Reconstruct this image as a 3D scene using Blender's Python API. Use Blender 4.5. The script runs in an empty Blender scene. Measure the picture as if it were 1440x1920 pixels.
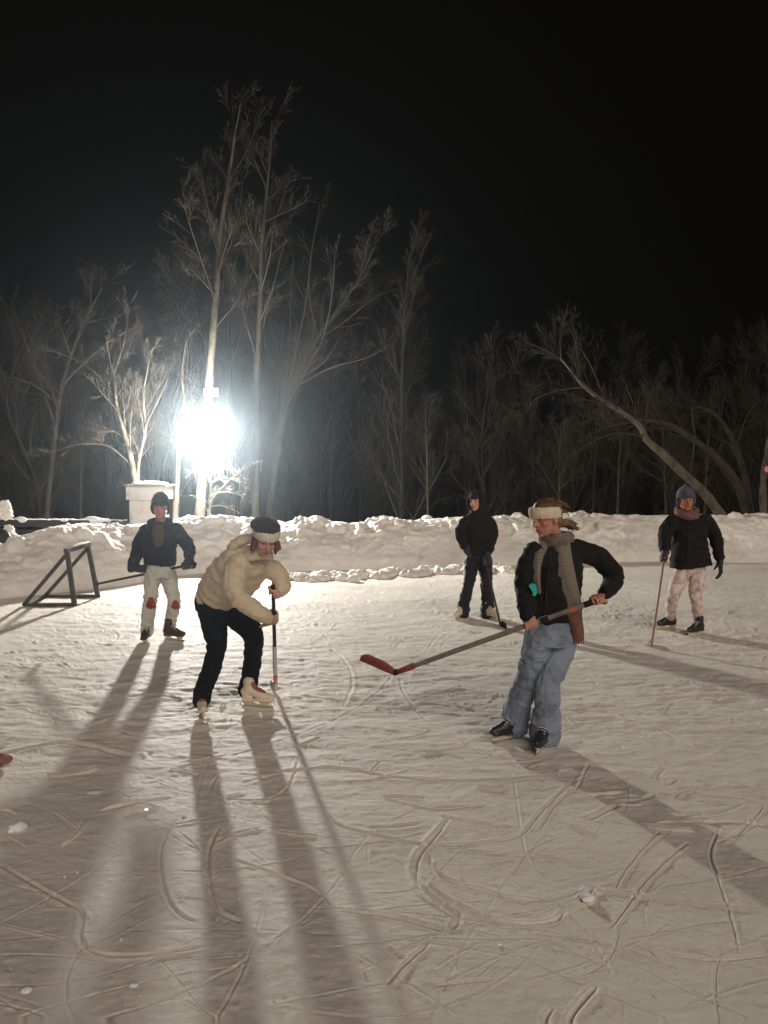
import bpy, bmesh, math, random
import numpy as np
from mathutils import Vector, Matrix
from mathutils.bvhtree import BVHTree

random.seed(7)
RNG = np.random.default_rng(11)
scene = bpy.context.scene
COL = scene.collection

# ------------------------------------------------------------------ camera model (metres, camera looks along +Y)
CAM_H, FPX = 1.78, 1400.0
PITCH = math.atan(72.0 / FPX)
CT, ST = math.cos(PITCH), math.sin(PITCH)


def ray(px, py):
    x, y = (px - 720.0) / FPX, -(py - 960.0) / FPX
    return np.array([x, CT + y * ST, -ST + y * CT])


def P(px, py, d):
    r = ray(px, py)
    return np.array([0, 0, CAM_H]) + r * (d / r[1])


def G(px, py, z=0.0):
    r = ray(px, py)
    return np.array([0, 0, CAM_H]) + r * ((z - CAM_H) / r[2])


def V3(*a):
    return np.array(a, float)


def unit(v):
    v = np.asarray(v, float)
    return v / (np.linalg.norm(v) + 1e-12)


# ------------------------------------------------------------------ noise
def _hash(ix, iy, iz, seed):
    h = (ix * 374761393 + iy * 668265263 + iz * 2147483647 + seed * 1274126177) & 0xFFFFFFFF
    h = ((h ^ (h >> 13)) * 1274126177) & 0xFFFFFFFF
    h = ((h ^ (h >> 16)) * 2246822519) & 0xFFFFFFFF
    return ((h ^ (h >> 15)) & 0xFFFFFF) / float(0xFFFFFF)


def noise(p, seed=0):
    p = np.asarray(p, float)
    i = np.floor(p).astype(np.int64)
    f = p - i
    f = f * f * (3 - 2 * f)
    out = 0
    for dx in (0, 1):
        for dy in (0, 1):
            for dz in (0, 1):
                w = (f[:, 0] if dx else 1 - f[:, 0]) * (f[:, 1] if dy else 1 - f[:, 1]) * (f[:, 2] if dz else 1 - f[:, 2])
                out = out + w * _hash(i[:, 0] + dx, i[:, 1] + dy, i[:, 2] + dz, seed)
    return out * 2 - 1


def fbm(p, octaves=3, seed=0, gain=0.5):
    s, a = 0, 1.0
    q = np.array(p, float)
    for o in range(octaves):
        s = s + a * noise(q, seed + o * 17)
        q = q * 2.03 + 3.7
        a *= gain
    return s


# ------------------------------------------------------------------ materials
def mat(name, color, rough=0.8, spec=0.3, bump=None, var=None, emit=None, metal=0.0, attr=None, sheen=0.0, sss=0.0, stripes=None):
    m = bpy.data.materials.new(name)
    m.use_nodes = True
    nt = m.node_tree
    b = nt.nodes['Principled BSDF']
    b.inputs['Roughness'].default_value = rough
    b.inputs['Specular IOR Level'].default_value = spec
    b.inputs['Metallic'].default_value = metal
    b.inputs['Base Color'].default_value = (*color, 1)
    if sheen:
        b.inputs['Sheen Weight'].default_value = sheen
    if sss:
        b.inputs['Subsurface Weight'].default_value = sss
        b.inputs['Subsurface Radius'].default_value = (0.02, 0.008, 0.004)
        b.inputs['Subsurface Scale'].default_value = 0.5
    tc = nt.nodes.new('ShaderNodeTexCoord')
    src = None
    if attr:
        a = nt.nodes.new('ShaderNodeAttribute')
        a.attribute_name = attr
        src = a.outputs['Color']
    if var:                                           # list of (scale, other colour, low, high, stretch)
        for (sc, c2, lo, hi, st) in var:
            mp = nt.nodes.new('ShaderNodeMapping')
            mp.inputs['Scale'].default_value = st
            nt.links.new(tc.outputs['Object'], mp.inputs['Vector'])
            n = nt.nodes.new('ShaderNodeTexNoise')
            n.inputs['Scale'].default_value = sc
            n.inputs['Detail'].default_value = 5
            nt.links.new(mp.outputs['Vector'], n.inputs['Vector'])
            r = nt.nodes.new('ShaderNodeMapRange')
            r.inputs['From Min'].default_value = lo
            r.inputs['From Max'].default_value = hi
            nt.links.new(n.outputs['Fac'], r.inputs['Value'])
            mx = nt.nodes.new('ShaderNodeMix')
            mx.data_type = 'RGBA'
            nt.links.new(r.outputs['Result'], mx.inputs[0])
            if src is None:
                mx.inputs[6].default_value = (*color, 1)
            else:
                nt.links.new(src, mx.inputs[6])
            mx.inputs[7].default_value = (*c2, 1)
            src = mx.outputs[2]
    if stripes:                                       # (count along the cloth, colour)
        uv = nt.nodes.new('ShaderNodeUVMap')
        uv.uv_map = 'UVMap'
        mp = nt.nodes.new('ShaderNodeMapping')
        mp.inputs['Scale'].default_value = (1, stripes[0], 1)
        nt.links.new(uv.outputs['UV'], mp.inputs['Vector'])
        w = nt.nodes.new('ShaderNodeTexWave')
        w.bands_direction = 'Y'
        w.inputs['Scale'].default_value = 0.32
        w.inputs['Distortion'].default_value = 1.0
        nt.links.new(mp.outputs['Vector'], w.inputs['Vector'])
        mx = nt.nodes.new('ShaderNodeMix')
        mx.data_type = 'RGBA'
        nt.links.new(w.outputs['Fac'], mx.inputs[0])
        if src is None:
            mx.inputs[6].default_value = (*color, 1)
        else:
            nt.links.new(src, mx.inputs[6])
        mx.inputs[7].default_value = (*stripes[1], 1)
        src = mx.outputs[2]
    if src is not None:
        nt.links.new(src, b.inputs['Base Color'])
    if bump:                                          # list of (scale, strength, distance)
        last = None
        for (sc, stg, dist) in bump:
            n = nt.nodes.new('ShaderNodeTexNoise')
            n.inputs['Scale'].default_value = sc
            n.inputs['Detail'].default_value = 6
            nt.links.new(tc.outputs['Object'], n.inputs['Vector'])
            bp = nt.nodes.new('ShaderNodeBump')
            bp.inputs['Strength'].default_value = stg
            bp.inputs['Distance'].default_value = dist
            nt.links.new(n.outputs['Fac'], bp.inputs['Height'])
            if last is not None:
                nt.links.new(last, bp.inputs['Normal'])
            last = bp.outputs['Normal']
        nt.links.new(last, b.inputs['Normal'])
    if emit:
        b.inputs['Emission Color'].default_value = (*emit[0], 1)
        b.inputs['Emission Strength'].default_value = emit[1]
    return m


ONE = (1, 1, 1)
M = {}
M['snow_ice'] = mat('snow_ice', (0.79, 0.745, 0.655), 0.7, 0.18,
                    bump=[(30, 0.30, 0.006), (110, 0.35, 0.004), (420, 0.3, 0.0015)],
                    var=[(0.8, (0.66, 0.62, 0.54), 0.45, 0.72, (1, 1.7, 1)), (5, (0.66, 0.615, 0.535), 0.52, 0.8, (1, 2.6, 1)), (40, (0.64, 0.60, 0.53), 0.55, 0.75, (1, 1.6, 1))])
M['snow'] = mat('snow', (0.81, 0.765, 0.70), 0.8, 0.15, bump=[(9, 0.5, 0.04), (60, 0.35, 0.01)],
                var=[(1.3, (0.60, 0.565, 0.52), 0.45, 0.8, (1, 1, 2)), (7, (0.66, 0.62, 0.57), 0.52, 0.8, ONE)])
M['clean_snow'] = mat('clean_snow', (0.82, 0.81, 0.79), 0.8, 0.15, bump=[(30, 0.4, 0.01)])
M['bark_grey'] = mat('bark_grey', (0.048, 0.040, 0.031), 0.9, 0.2, bump=[(18, 0.8, 0.02)],
                     var=[(7, (0.028, 0.024, 0.019), 0.45, 0.7, (1, 1, 0.35))])
M['bark_pale'] = mat('bark_pale', (0.12, 0.10, 0.075), 0.85, 0.2, bump=[(18, 0.7, 0.02)],
                     var=[(6, (0.04, 0.034, 0.026), 0.46, 0.66, (1, 1, 0.6)), (25, (0.065, .056, .042), .5, .7, ONE)])
M['twig'] = mat('twig', (0.055, 0.044, 0.033), 0.9, 0.2)
M['twig_dark'] = mat('twig_dark', (0.050, 0.041, 0.031), 0.9, 0.2)
M['bark_dark'] = mat('bark_dark', (0.022, 0.018, 0.014), 0.9, 0.2, bump=[(18, 0.8, 0.02)])
M['lamplit_twig'] = mat('lamplit_twig', (0.22, 0.19, 0.15), 0.9, 0.2)  # lamplight on the twigs put into a paler colour
M['skin'] = mat('skin', (0.5, 0.3, 0.22), 0.5, 0.35, attr='tint', sss=0.15, bump=[(220, 0.15, 0.001)])
M['eye_white'] = mat('eye_white', (0.36, 0.31, 0.28), 0.3, 0.4)
M['iris'] = mat('iris', (0.02, 0.015, 0.012), 0.15, 0.5)
FAB = [(420, 0.35, 0.0015), (34, 0.5, 0.010)]


def cloth(name, c, c2=None, rough=0.9, spec=0.12, sheen=0.15, sc=14, bump=FAB, **k):
    c2 = c2 or tuple(x * 0.6 for x in c)
    return mat(name, c, rough, spec, bump=bump, var=[(sc, c2, 0.45, 0.75, ONE)], sheen=sheen, **k)


M['black_jacket'] = cloth('black_jacket', (0.014, 0.013, 0.013), (0.022, 0.020, 0.019), sheen=0.05)
M['denim'] = cloth('denim', (0.235, 0.275, 0.355), (0.13, 0.155, 0.21), sc=7, bump=[(420, .4, .0015), (40, .6, .012), (13, .5, .02)])
M['cream_fleece'] = cloth('cream_fleece', (0.74, 0.63, 0.46), (0.60, 0.49, 0.34), bump=[(130, 0.9, 0.01)], sc=40)
M['grey_scarf'] = cloth('grey_scarf', (0.17, 0.14, 0.115), (0.11, 0.09, 0.075), stripes=(60, (0.235, 0.20, 0.165)), sc=30)
M['rust_scarf'] = cloth('rust_scarf', (0.20, 0.095, 0.065), (0.13, 0.065, 0.05), sc=30)
M['teal'] = mat('teal', (0.01, 0.42, 0.37), 0.45, 0.4, var=[(60, (0.01, 0.24, 0.22), .5, .62, ONE)])
M['tan_puffer'] = cloth('tan_puffer', (0.60, 0.495, 0.365), (0.51, 0.41, 0.29), rough=0.7, spec=0.25, sc=6, bump=[(30, 0.4, 0.008)])
M['brown_lining'] = cloth('brown_lining', (0.10, 0.075, 0.055))
M['black_leggings'] = cloth('black_leggings', (0.010, 0.011, 0.015), (0.014, 0.016, 0.022), sheen=0.03)
M['navy_beret'] = cloth('navy_beret', (0.04, 0.042, 0.05), (0.028, 0.028, 0.034), bump=[(90, 0.8, 0.01)])
M['white_fleece'] = cloth('white_fleece', (0.70, 0.63, 0.52), (0.58, 0.50, 0.40), bump=[(110, 0.8, 0.01)], sc=40)
M['hair_brown'] = mat('hair_brown', (0.10, 0.055, 0.028), 0.45, 0.4, bump=[(70, 0.8, 0.01)], var=[(22, (0.23, 0.13, 0.055), 0.45, 0.7, (1, 1, .3))])
M['hair_red'] = mat('hair_red', (0.15, 0.06, 0.035), 0.45, 0.4, bump=[(70, 0.8, 0.01)], var=[(22, (0.09, 0.035, 0.02), 0.45, 0.7, (1, 1, .3))])
M['navy_jacket'] = cloth('navy_jacket', (0.018, 0.020, 0.030), (0.028, 0.030, 0.040), sheen=0.1)
M['brown_shirt'] = cloth('brown_shirt', (0.075, 0.048, 0.036), (0.12, 0.075, 0.05), sc=20)
M['pale_trousers'] = cloth('pale_trousers', (0.50, 0.49, 0.44), (0.40, 0.385, 0.34), sc=8)
M['red_knee'] = cloth('red_knee', (0.30, 0.06, 0.045), (0.13, 0.03, 0.025), sc=30)
M['dark_knit'] = cloth('dark_knit', (0.022, 0.024, 0.028), (0.032, 0.034, 0.038), bump=[(110, 0.8, 0.008)])
M['grey_knit'] = cloth('grey_knit', (0.085, 0.095, 0.115), (0.05, 0.055, 0.07), bump=[(110, 0.8, 0.008)])
M['dark_glove'] = cloth('dark_glove', (0.025, 0.023, 0.03), (0.04, 0.036, 0.042), rough=0.6, spec=0.3)
M['brown_boot'] = mat('brown_boot', (0.06, 0.035, 0.025), 0.5, 0.4, bump=[(60, 0.3, 0.004)], var=[(20, (0.025, 0.018, 0.015), .45, .7, ONE)])
M['black_boot'] = mat('black_boot', (0.018, 0.019, 0.022), 0.4, 0.45, bump=[(60, 0.3, 0.004)])
M['white_boot'] = mat('white_boot', (0.66, 0.55, 0.43), 0.45, 0.4, bump=[(50, 0.3, 0.004)], var=[(14, (0.5, 0.38, 0.27), .5, .8, ONE)])
M['boot_tongue'] = cloth('boot_tongue', (0.30, 0.11, 0.08))
M['holder_pale'] = mat('holder_pale', (0.62, 0.55, 0.40), 0.4, 0.4)
M['steel'] = mat('steel', (0.55, 0.54, 0.52), 0.3, 0.5, metal=0.9)
M['black_snow_pants'] = cloth('black_snow_pants', (0.011, 0.011, 0.015), (0.018, 0.017, 0.022), rough=0.7, spec=0.25)
M['pink_print'] = cloth('pink_print', (0.68, 0.57, 0.52), (0.36, 0.16, 0.15), sc=16)
M['dusty_pink'] = cloth('dusty_pink', (0.19, 0.095, 0.09), (0.12, 0.06, 0.06), sc=18)
M['shaft_grey'] = mat('shaft_grey', (0.15, 0.125, 0.095), 0.5, 0.4, bump=[(40, 0.3, 0.003)], var=[(16, (0.09, 0.07, 0.055), .45, .7, ONE)])
M['shaft_black'] = mat('shaft_black', (0.02, 0.018, 0.018), 0.45, 0.4)
M['shaft_brown'] = mat('shaft_brown', (0.20, 0.09, 0.045), 0.5, 0.4, var=[(20, (0.11, 0.05, 0.03), .45, .7, ONE)])
M['shaft_white'] = mat('shaft_white', (0.55, 0.50, 0.44), 0.5, 0.4)
M['red_paint'] = mat('red_paint', (0.19, 0.024, 0.02), 0.45, 0.4, var=[(30, (0.07, 0.014, 0.012), .45, .7, ONE)])
M['orange_tape'] = cloth('orange_tape', (0.36, 0.12, 0.05))
M['black_tape'] = cloth('black_tape', (0.018, 0.016, 0.016))
M['pink_tape'] = cloth('pink_tape', (0.62, 0.22, 0.20))
M['goal_wood'] = mat('goal_wood', (0.065, 0.058, 0.052), 0.7, 0.3, bump=[(40, 0.4, 0.005)], var=[(9, (0.03, 0.027, 0.025), .45, .7, (1, 1, 4))])
M['white_paint'] = mat('white_paint', (0.72, 0.69, 0.65), 0.6, 0.3, bump=[(20, 0.2, 0.004)], var=[(4, (0.50, 0.40, 0.36), .5, .75, ONE)])
M['brown_trim'] = mat('brown_trim', (0.20, 0.15, 0.11), 0.7, 0.3, bump=[(30, 0.3, 0.004)])
M['barrier_wood'] = mat('barrier_wood', (0.028, 0.026, 0.025), 0.8, 0.2, bump=[(30, 0.4, 0.005)])
M['lamp_metal'] = mat('lamp_metal', (0.05, 0.05, 0.055), 0.5, 0.4, metal=0.6)
M['mitten_red'] = cloth('mitten_red', (0.28, 0.13, 0.10), (0.20, 0.085, 0.065), sc=25)
M['pink_marker'] = mat('pink_marker', (0.75, 0.25, 0.30), 0.5, 0.3)


# ------------------------------------------------------------------ objects
def finish(name, me, m, root=None, parent=None, smooth=True):
    """Link mesh ME (world coordinates) as an object; ROOT is the Empty whose place becomes the origin, PARENT the direct parent."""
    o = bpy.data.objects.new(name, me)
    me.name = name
    COL.objects.link(o)
    if m is not None:
        me.materials.clear()
        for x in (m if isinstance(m, (list, tuple)) else [m]):
            me.materials.append(M[x] if isinstance(x, str) else x)
    if smooth:
        me.polygons.foreach_set('use_smooth', np.ones(len(me.polygons), bool))
    if root is not None:
        me.transform(Matrix.Translation(-root.location))
        o.parent = parent or root
    return o


def place(o, at):
    """Move a single-mesh thing's origin to AT without moving the mesh."""
    o.data.transform(Matrix.Translation(-Vector(at)))
    o.location = Vector(at)
    return o


def tag(o, label=None, cat=None, group=None, kind=None):
    for k, v in (('label', label), ('category', cat), ('group', group), ('kind', kind)):
        if v:
            o[k] = v
    return o


def thing(name, at, label, cat, group=None):
    o = bpy.data.objects.new(name, None)
    o.empty_display_size = 0.1
    COL.objects.link(o)
    o.location = Vector(at)
    return tag(o, label, cat, group)


# ------------------------------------------------------------------ mesh building
def crom(pts, sub):
    """Catmull-Rom through rows of an array."""
    p = np.asarray(pts, float)
    n = len(p)
    if n < 2 or sub <= 1:
        return p
    out = []
    for i in range(n - 1):
        p0, p1, p2, p3 = p[max(i - 1, 0)], p[i], p[i + 1], p[min(i + 2, n - 1)]
        for k in range(sub):
            t = k / sub
            out.append(0.5 * ((2 * p1) + (p2 - p0) * t + (2 * p0 - 5 * p1 + 4 * p2 - p3) * t * t + (3 * p1 - p0 - 3 * p2 + p3) * t ** 3))
    out.append(p[-1])
    return np.array(out)


class Soup:
    def __init__(s):
        s.v, s.f, s.n, s.uv = [], [], 0, []

    def add(s, v, f, uv=None):
        s.v.append(np.asarray(v, float))
        s.f += [tuple(int(a) + s.n for a in q) for q in f]
        s.n += len(v)
        s.uv.append(np.asarray(uv, float) if uv is not None else np.zeros((len(v), 2)))

    def rings(s, R, caps=True, uv=None):
        """R: rings x n x 3."""
        k, n = R.shape[:2]
        f = []
        for i in range(k - 1):
            for j in range(n):
                j2 = (j + 1) % n
                f.append((i * n + j, i * n + j2, (i + 1) * n + j2, (i + 1) * n + j))
        if caps:
            f.append(tuple(range(n))[::-1])
            f.append(tuple((k - 1) * n + j for j in range(n)))
        s.add(R.reshape(-1, 3), f, uv)

    def tube(s, pts, rad, n=14, sub=6, flat=(1, 1), ref=None, folds=None, round_caps=True):
        pts = np.asarray(pts, float)
        rad = np.broadcast_to(np.asarray(rad, float), (len(pts),))
        q = crom(np.column_stack([pts, rad]), sub)
        c, r = q[:, :3], np.maximum(q[:, 3], 1e-4)
        t = np.gradient(c, axis=0)
        t /= np.linalg.norm(t, axis=1)[:, None] + 1e-12
        if ref is None:
            ref = V3(0.31, 0.22, 0.93) if abs(t[0][2]) < 0.8 else V3(1, 0.1, 0)
        a = np.zeros_like(c)
        prev = np.asarray(ref, float)
        for i in range(len(c)):
            prev = unit(prev - t[i] * prev.dot(t[i]))
            a[i] = prev
        b = np.cross(t, a)
        L = np.concatenate([[0], np.cumsum(np.linalg.norm(np.diff(c, axis=0), axis=1))])
        ang = np.linspace(0, 2 * math.pi, n, endpoint=False)
        mod = np.ones((len(c), n))
        for (sc, sg, amp, wl) in (folds or []):
            env = np.exp(-((L - sc) / sg) ** 2)[:, None]
            mod += env * amp * np.sin(2 * math.pi * L[:, None] / wl + 1.1 * np.sin(ang + sc * 9) + 0.7 * np.sin(2 * ang + 1.0))
        R = c[:, None, :] + (r[:, None] * mod)[:, :, None] * (a[:, None, :] * np.cos(ang)[None, :, None] * flat[0] + b[:, None, :] * np.sin(ang)[None, :, None] * flat[1])
        if round_caps:
            head, tail = [], []
            for th in (80, 55, 28):
                k, d = math.cos(math.radians(th)), math.sin(math.radians(th))
                m_ = min(flat)
                head.append(c[0] + (R[0] - c[0]) * k - t[0] * r[0] * d * m_)
                tail.insert(0, c[-1] + (R[-1] - c[-1]) * k + t[-1] * r[-1] * d * m_)
            R = np.concatenate([np.array(head), R, np.array(tail)])
        s.rings(R)

    def loft(s, secs, n=28, sub=5, e=2.3, puff=None):
        """secs: (centre, half-width vector, half-depth vector); superellipse sections."""
        q = crom(np.array([np.concatenate([c, a, b]) for c, a, b in secs]), sub)
        ang = np.linspace(0, 2 * math.pi, n, endpoint=False)
        ca, sa = np.cos(ang), np.sin(ang)
        ca = np.sign(ca) * np.abs(ca) ** (2 / e)
        sa = np.sign(sa) * np.abs(sa) ** (2 / e)
        R = q[:, None, 0:3] + ca[None, :, None] * q[:, None, 3:6] + sa[None, :, None] * q[:, None, 6:9]
        if puff:
            L = np.concatenate([[0], np.cumsum(np.linalg.norm(np.diff(q[:, :3], axis=0), axis=1))])
            k = 1 + puff[0] * (np.abs(np.sin(math.pi * L / puff[1])) ** 0.6 - 0.6)
            R = q[:, None, 0:3] + (R - q[:, None, 0:3]) * k[:, None, None]
        lo = [q[0, :3] + (R[0] - q[0, :3]) * k for k in (0.3, 0.8)]
        hi = [q[-1, :3] + (R[-1] - q[-1, :3]) * k for k in (0.8, 0.3)]
        s.rings(np.concatenate([np.array(lo), R, np.array(hi)]))

    def ball(s, c, rad, axes=None, n=20, m=12, zmin=None):
        """Ellipsoid; axes rows are its unit axes; zmin flattens everything below that height along the third axis."""
        axes = np.eye(3) if axes is None else np.asarray(axes, float)
        th = np.linspace(0.02, math.pi - 0.02, m)
        ph = np.linspace(0, 2 * math.pi, n, endpoint=False)
        T, F = np.meshgrid(th, ph, indexing='ij')
        L = np.stack([np.sin(T) * np.cos(F) * rad[0], np.sin(T) * np.sin(F) * rad[1], -np.cos(T) * rad[2]], -1)
        if zmin is not None:
            L[..., 2] = np.maximum(L[..., 2], zmin)
        s.rings(np.asarray(c) + L @ axes)

    def box(s, c, half, axes=None):
        axes = np.eye(3) if axes is None else np.asarray(axes, float)
        h = np.asarray(half, float)
        v = np.array([[x, y, z] for z in (-1, 1) for (x, y) in ((-1, -1), (1, -1), (1, 1), (-1, 1))], float) * h
        s.add(np.asarray(c) + v @ axes, [(3, 2, 1, 0), (4, 5, 6, 7), (0, 1, 5, 4), (1, 2, 6, 5), (2, 3, 7, 6), (3, 0, 4, 7)])

    def beam(s, a, b, w, h, ref=(0, 0, 1), over=0.0):
        a, b = np.asarray(a, float), np.asarray(b, float)
        t = unit(b - a)
        u = unit(np.asarray(ref, float) - t * np.dot(ref, t))
        s.box((a + b) / 2, (np.linalg.norm(b - a) / 2 + over, w / 2, h / 2), [t, np.cross(u, t), u])

    def mesh(s, name='m'):
        me = bpy.data.meshes.new(name)
        v = np.concatenate(s.v) if s.v else np.zeros((0, 3))
        me.from_pydata(v.tolist(), [], s.f)
        uv = np.concatenate(s.uv)
        if np.any(uv):
            lay = me.uv_layers.new(name='UVMap')
            li = np.empty(len(me.loops), np.int32)
            me.loops.foreach_get('vertex_index', li)
            lay.data.foreach_set('uv', uv[li].ravel().astype(np.float32))
        me.update()
        return me


def bevel(me, w, seg=2):
    bm = bmesh.new()
    bm.from_mesh(me)
    bmesh.ops.bevel(bm, geom=list(bm.edges), offset=w, segments=seg, affect='EDGES', profile=0.6)
    bm.to_mesh(me)
    bm.free()
    return me


def coords(me):
    a = np.empty(len(me.vertices) * 3)
    me.vertices.foreach_get('co', a)
    return a.reshape(-1, 3)


def normals(me):
    a = np.empty(len(me.vertices) * 3, np.float32)
    me.vertices.foreach_get('normal', a)
    return a.reshape(-1, 3).astype(float)


def set_coords(me, c):
    me.vertices.foreach_set('co', np.ascontiguousarray(c, dtype=np.float32).ravel())
    me.update()


def solid(S, voxel=0.007, smooth=5, disp=None, wrinkle=None):
    """Union of the soup's closed pieces as one continuous surface."""
    me0 = S.mesh()
    bm = bmesh.new()
    bm.from_mesh(me0)
    bmesh.ops.recalc_face_normals(bm, faces=bm.faces)
    bm.to_mesh(me0)
    bm.free()
    o = bpy.data.objects.new('tmp', me0)
    COL.objects.link(o)
    r = o.modifiers.new('r', 'REMESH')
    r.mode = 'VOXEL'
    r.voxel_size = voxel
    sm = o.modifiers.new('s', 'SMOOTH')
    sm.factor = 0.5
    sm.iterations = smooth
    dg = bpy.context.evaluated_depsgraph_get()
    me = bpy.data.meshes.new_from_object(o.evaluated_get(dg), depsgraph=dg)
    bpy.data.objects.remove(o)
    bpy.data.meshes.remove(me0)
    c, nn = coords(me), normals(me)
    off = np.zeros(len(c))
    if wrinkle:                                       # (amplitude, size, seed)
        amp, size, seed = wrinkle
        q = c / size
        q = q + 0.8 * np.stack([noise(q * 0.6, seed + 5), noise(q * 0.6, seed + 6), noise(q * 0.6, seed + 7)], 1)
        rid = 1 - np.abs(noise(q * V3(1, 1, 1.6), seed))
        off += amp * (rid ** 2 - 0.55) + amp * 0.5 * noise(q * 2.3, seed + 2)
    if disp is not None:
        off += disp(c)
    if wrinkle or disp is not None:
        set_coords(me, c + nn * off[:, None])
    return me


def bvh(me):
    return BVHTree.FromPolygons([v.co[:] for v in me.vertices], [p.vertices[:] for p in me.polygons])


def snap(tree, px, py, lift=0.0, d=None):
    """First point of a built garment along a photo direction, raised by LIFT towards the viewer; else the point at depth D."""
    r = unit(ray(px, py))
    h = tree.ray_cast(Vector((0, 0, CAM_H)), Vector(r))
    if h[0] is None:
        return P(px, py, d) if d else None
    return np.array(h[0]) - r * lift


def ribbon(center, width, thick, face, sub=5, wave=0.0):
    """A strip of cloth along CENTER; FACE is the direction its flat side looks. UV runs along it."""
    S = Soup()
    n0 = len(center)
    w = np.broadcast_to(np.asarray(width, float), (n0,))
    q = crom(np.column_stack([center, w]), sub)
    c, w = q[:, :3], q[:, 3]
    t = np.gradient(c, axis=0)
    t /= np.linalg.norm(t, axis=1)[:, None]
    f = np.asarray(face, float)
    if f.ndim == 1:
        f = np.tile(f, (len(c), 1))
    else:
        f = crom(f, sub)
    side = np.cross(t, f)
    side /= np.linalg.norm(side, axis=1)[:, None]
    nor = np.cross(side, t)
    L = np.concatenate([[0], np.cumsum(np.linalg.norm(np.diff(c, axis=0), axis=1))])
    K = 9
    xs = np.linspace(-1, 1, K)
    prof = [(x, 1.0) for x in xs] + [(x, -1.0) for x in xs[::-1]]
    R, U = [], []
    for i in range(len(c)):
        ring = []
        for (x, sgn) in prof:
            bulge = (1 - x * x) * thick * 0.5 + wave * math.sin(x * 4 + L[i] * 9)
            ring.append(c[i] + side[i] * x * w[i] / 2 + nor[i] * (bulge + sgn * thick * 0.5 * (1 - 0.7 * x * x * (sgn > 0))))
            U.append((x * 0.5 + 0.5, L[i]))
        R.append(ring)
    S.rings(np.array(R), uv=np.array(U))
    return S


# ------------------------------------------------------------------ people
def frame(fwd, roll=0.0, up=(0, 0, 1)):
    f = unit(fwd)
    r = unit(np.cross(f, np.asarray(up, float)))
    u = np.cross(r, f)
    if roll:
        c, s = math.cos(roll), math.sin(roll)
        r, u = r * c + u * s, u * c - r * s
    return r, f, u


def head_pieces(S, c, F, k=1.0):
    r, f, u = F
    A = np.array([r, f, u])
    L = lambda x, y, z: np.asarray(c) + (r * x + f * y + u * z) * k
    B = lambda p, q: S.ball(L(*p), [a * k for a in q], A)
    B((0, -.005, .03), (.074, .092, .085))
    B((0, .025, -.03), (.060, .066, .085))
    B((0, .030, -.075), (.046, .048, .034))
    B((0, .062, -.094), (.019, .018, .016))
    S.tube([L(0, .084, .014), L(0, .099, -.008), L(0, .111, -.025)], [.007 * k, .010 * k, .0125 * k], n=10)
    for sx in (-1, 1):
        B((sx * .013, .093, -.028), (.009, .011, .008))
        B((sx * .037, .060, -.022), (.024, .024, .024))
        B((sx * .075, -.008, -.005), (.010, .019, .031))
    S.tube([L(-.042, .070, .026), L(0, .086, .022), L(.042, .070, .026)], .010 * k, n=8)
    S.tube([L(-.022, .080, -.056), L(0, .090, -.055), L(.022, .080, -.056)], .0065 * k, n=8)
    S.tube([L(-.019, .079, -.066), L(0, .088, -.067), L(.019, .079, -.066)], .0068 * k, n=8)


def head_shape(c, F, k=1.0):
    A = np.array(F)

    def disp(p):
        l = (p - np.asarray(c)) @ A.T / k
        o = np.zeros(len(p))
        for sx in (-1, 1):
            o -= .0075 * np.exp(-(((l - V3(sx * .030, .085, .005)) / V3(.015, .03, .010)) ** 2).sum(1))
        o -= .003 * np.exp(-(((l - V3(0, .09, -.0615)) / V3(.022, .02, .0022)) ** 2).sum(1))
        return o
    return disp


def head_tint(me, c, F, k, base, flush, brow, chest_z=None):
    """Skin colour: cold-flushed cheeks and nose, lips, brows."""
    A = np.array(F)
    l = (coords(me) - np.asarray(c)) @ A.T / k
    col = np.tile(np.array(base, float), (len(l), 1))

    def blend(w, to):
        nonlocal col
        col = col * (1 - w[:, None]) + np.array(to) * w[:, None]
    g = lambda p, s: np.exp(-(((l - V3(*p)) / V3(*s)) ** 2).sum(1))
    for sx in (-1, 1):
        blend(0.8 * g((sx * .042, .065, -.025), (.03, .04, .026)), flush)
        blend(np.clip(1.6 * g((sx * .034, .085, .028), (.018, .03, .0055)), 0, .9), brow)
    blend(0.7 * g((0, .108, -.022), (.016, .02, .016)), flush)
    blend(np.clip(1.4 * g((0, .088, -.061), (.024, .03, .010)), 0, .85), tuple(a * b for a, b in zip(flush, (.8, .6, .6))))
    a = me.color_attributes.new('tint', 'FLOAT_COLOR', 'POINT')
    a.data.foreach_set('color', np.column_stack([col, np.ones(len(col))]).astype(np.float32).ravel())


def eyes(root, body, c, F, k):
    r, f, u = F
    for sx in (-1, 1):
        S = Soup()
        cc = np.asarray(c) + (r * sx * .030 + f * .074 + u * .006) * k
        S.ball(cc - f * .0015, [.0108 * k] * 3, [r, u, f], n=18, m=16)
        me = S.mesh()
        o = finish('eye', me, ['eye_white', 'iris'], root, body)
        ctr = np.array(root.location)
        for p in me.polygons:
            d = unit(np.array(p.center) + ctr - cc)
            if d.dot(f) > 0.78:
                p.material_index = 1


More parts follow.
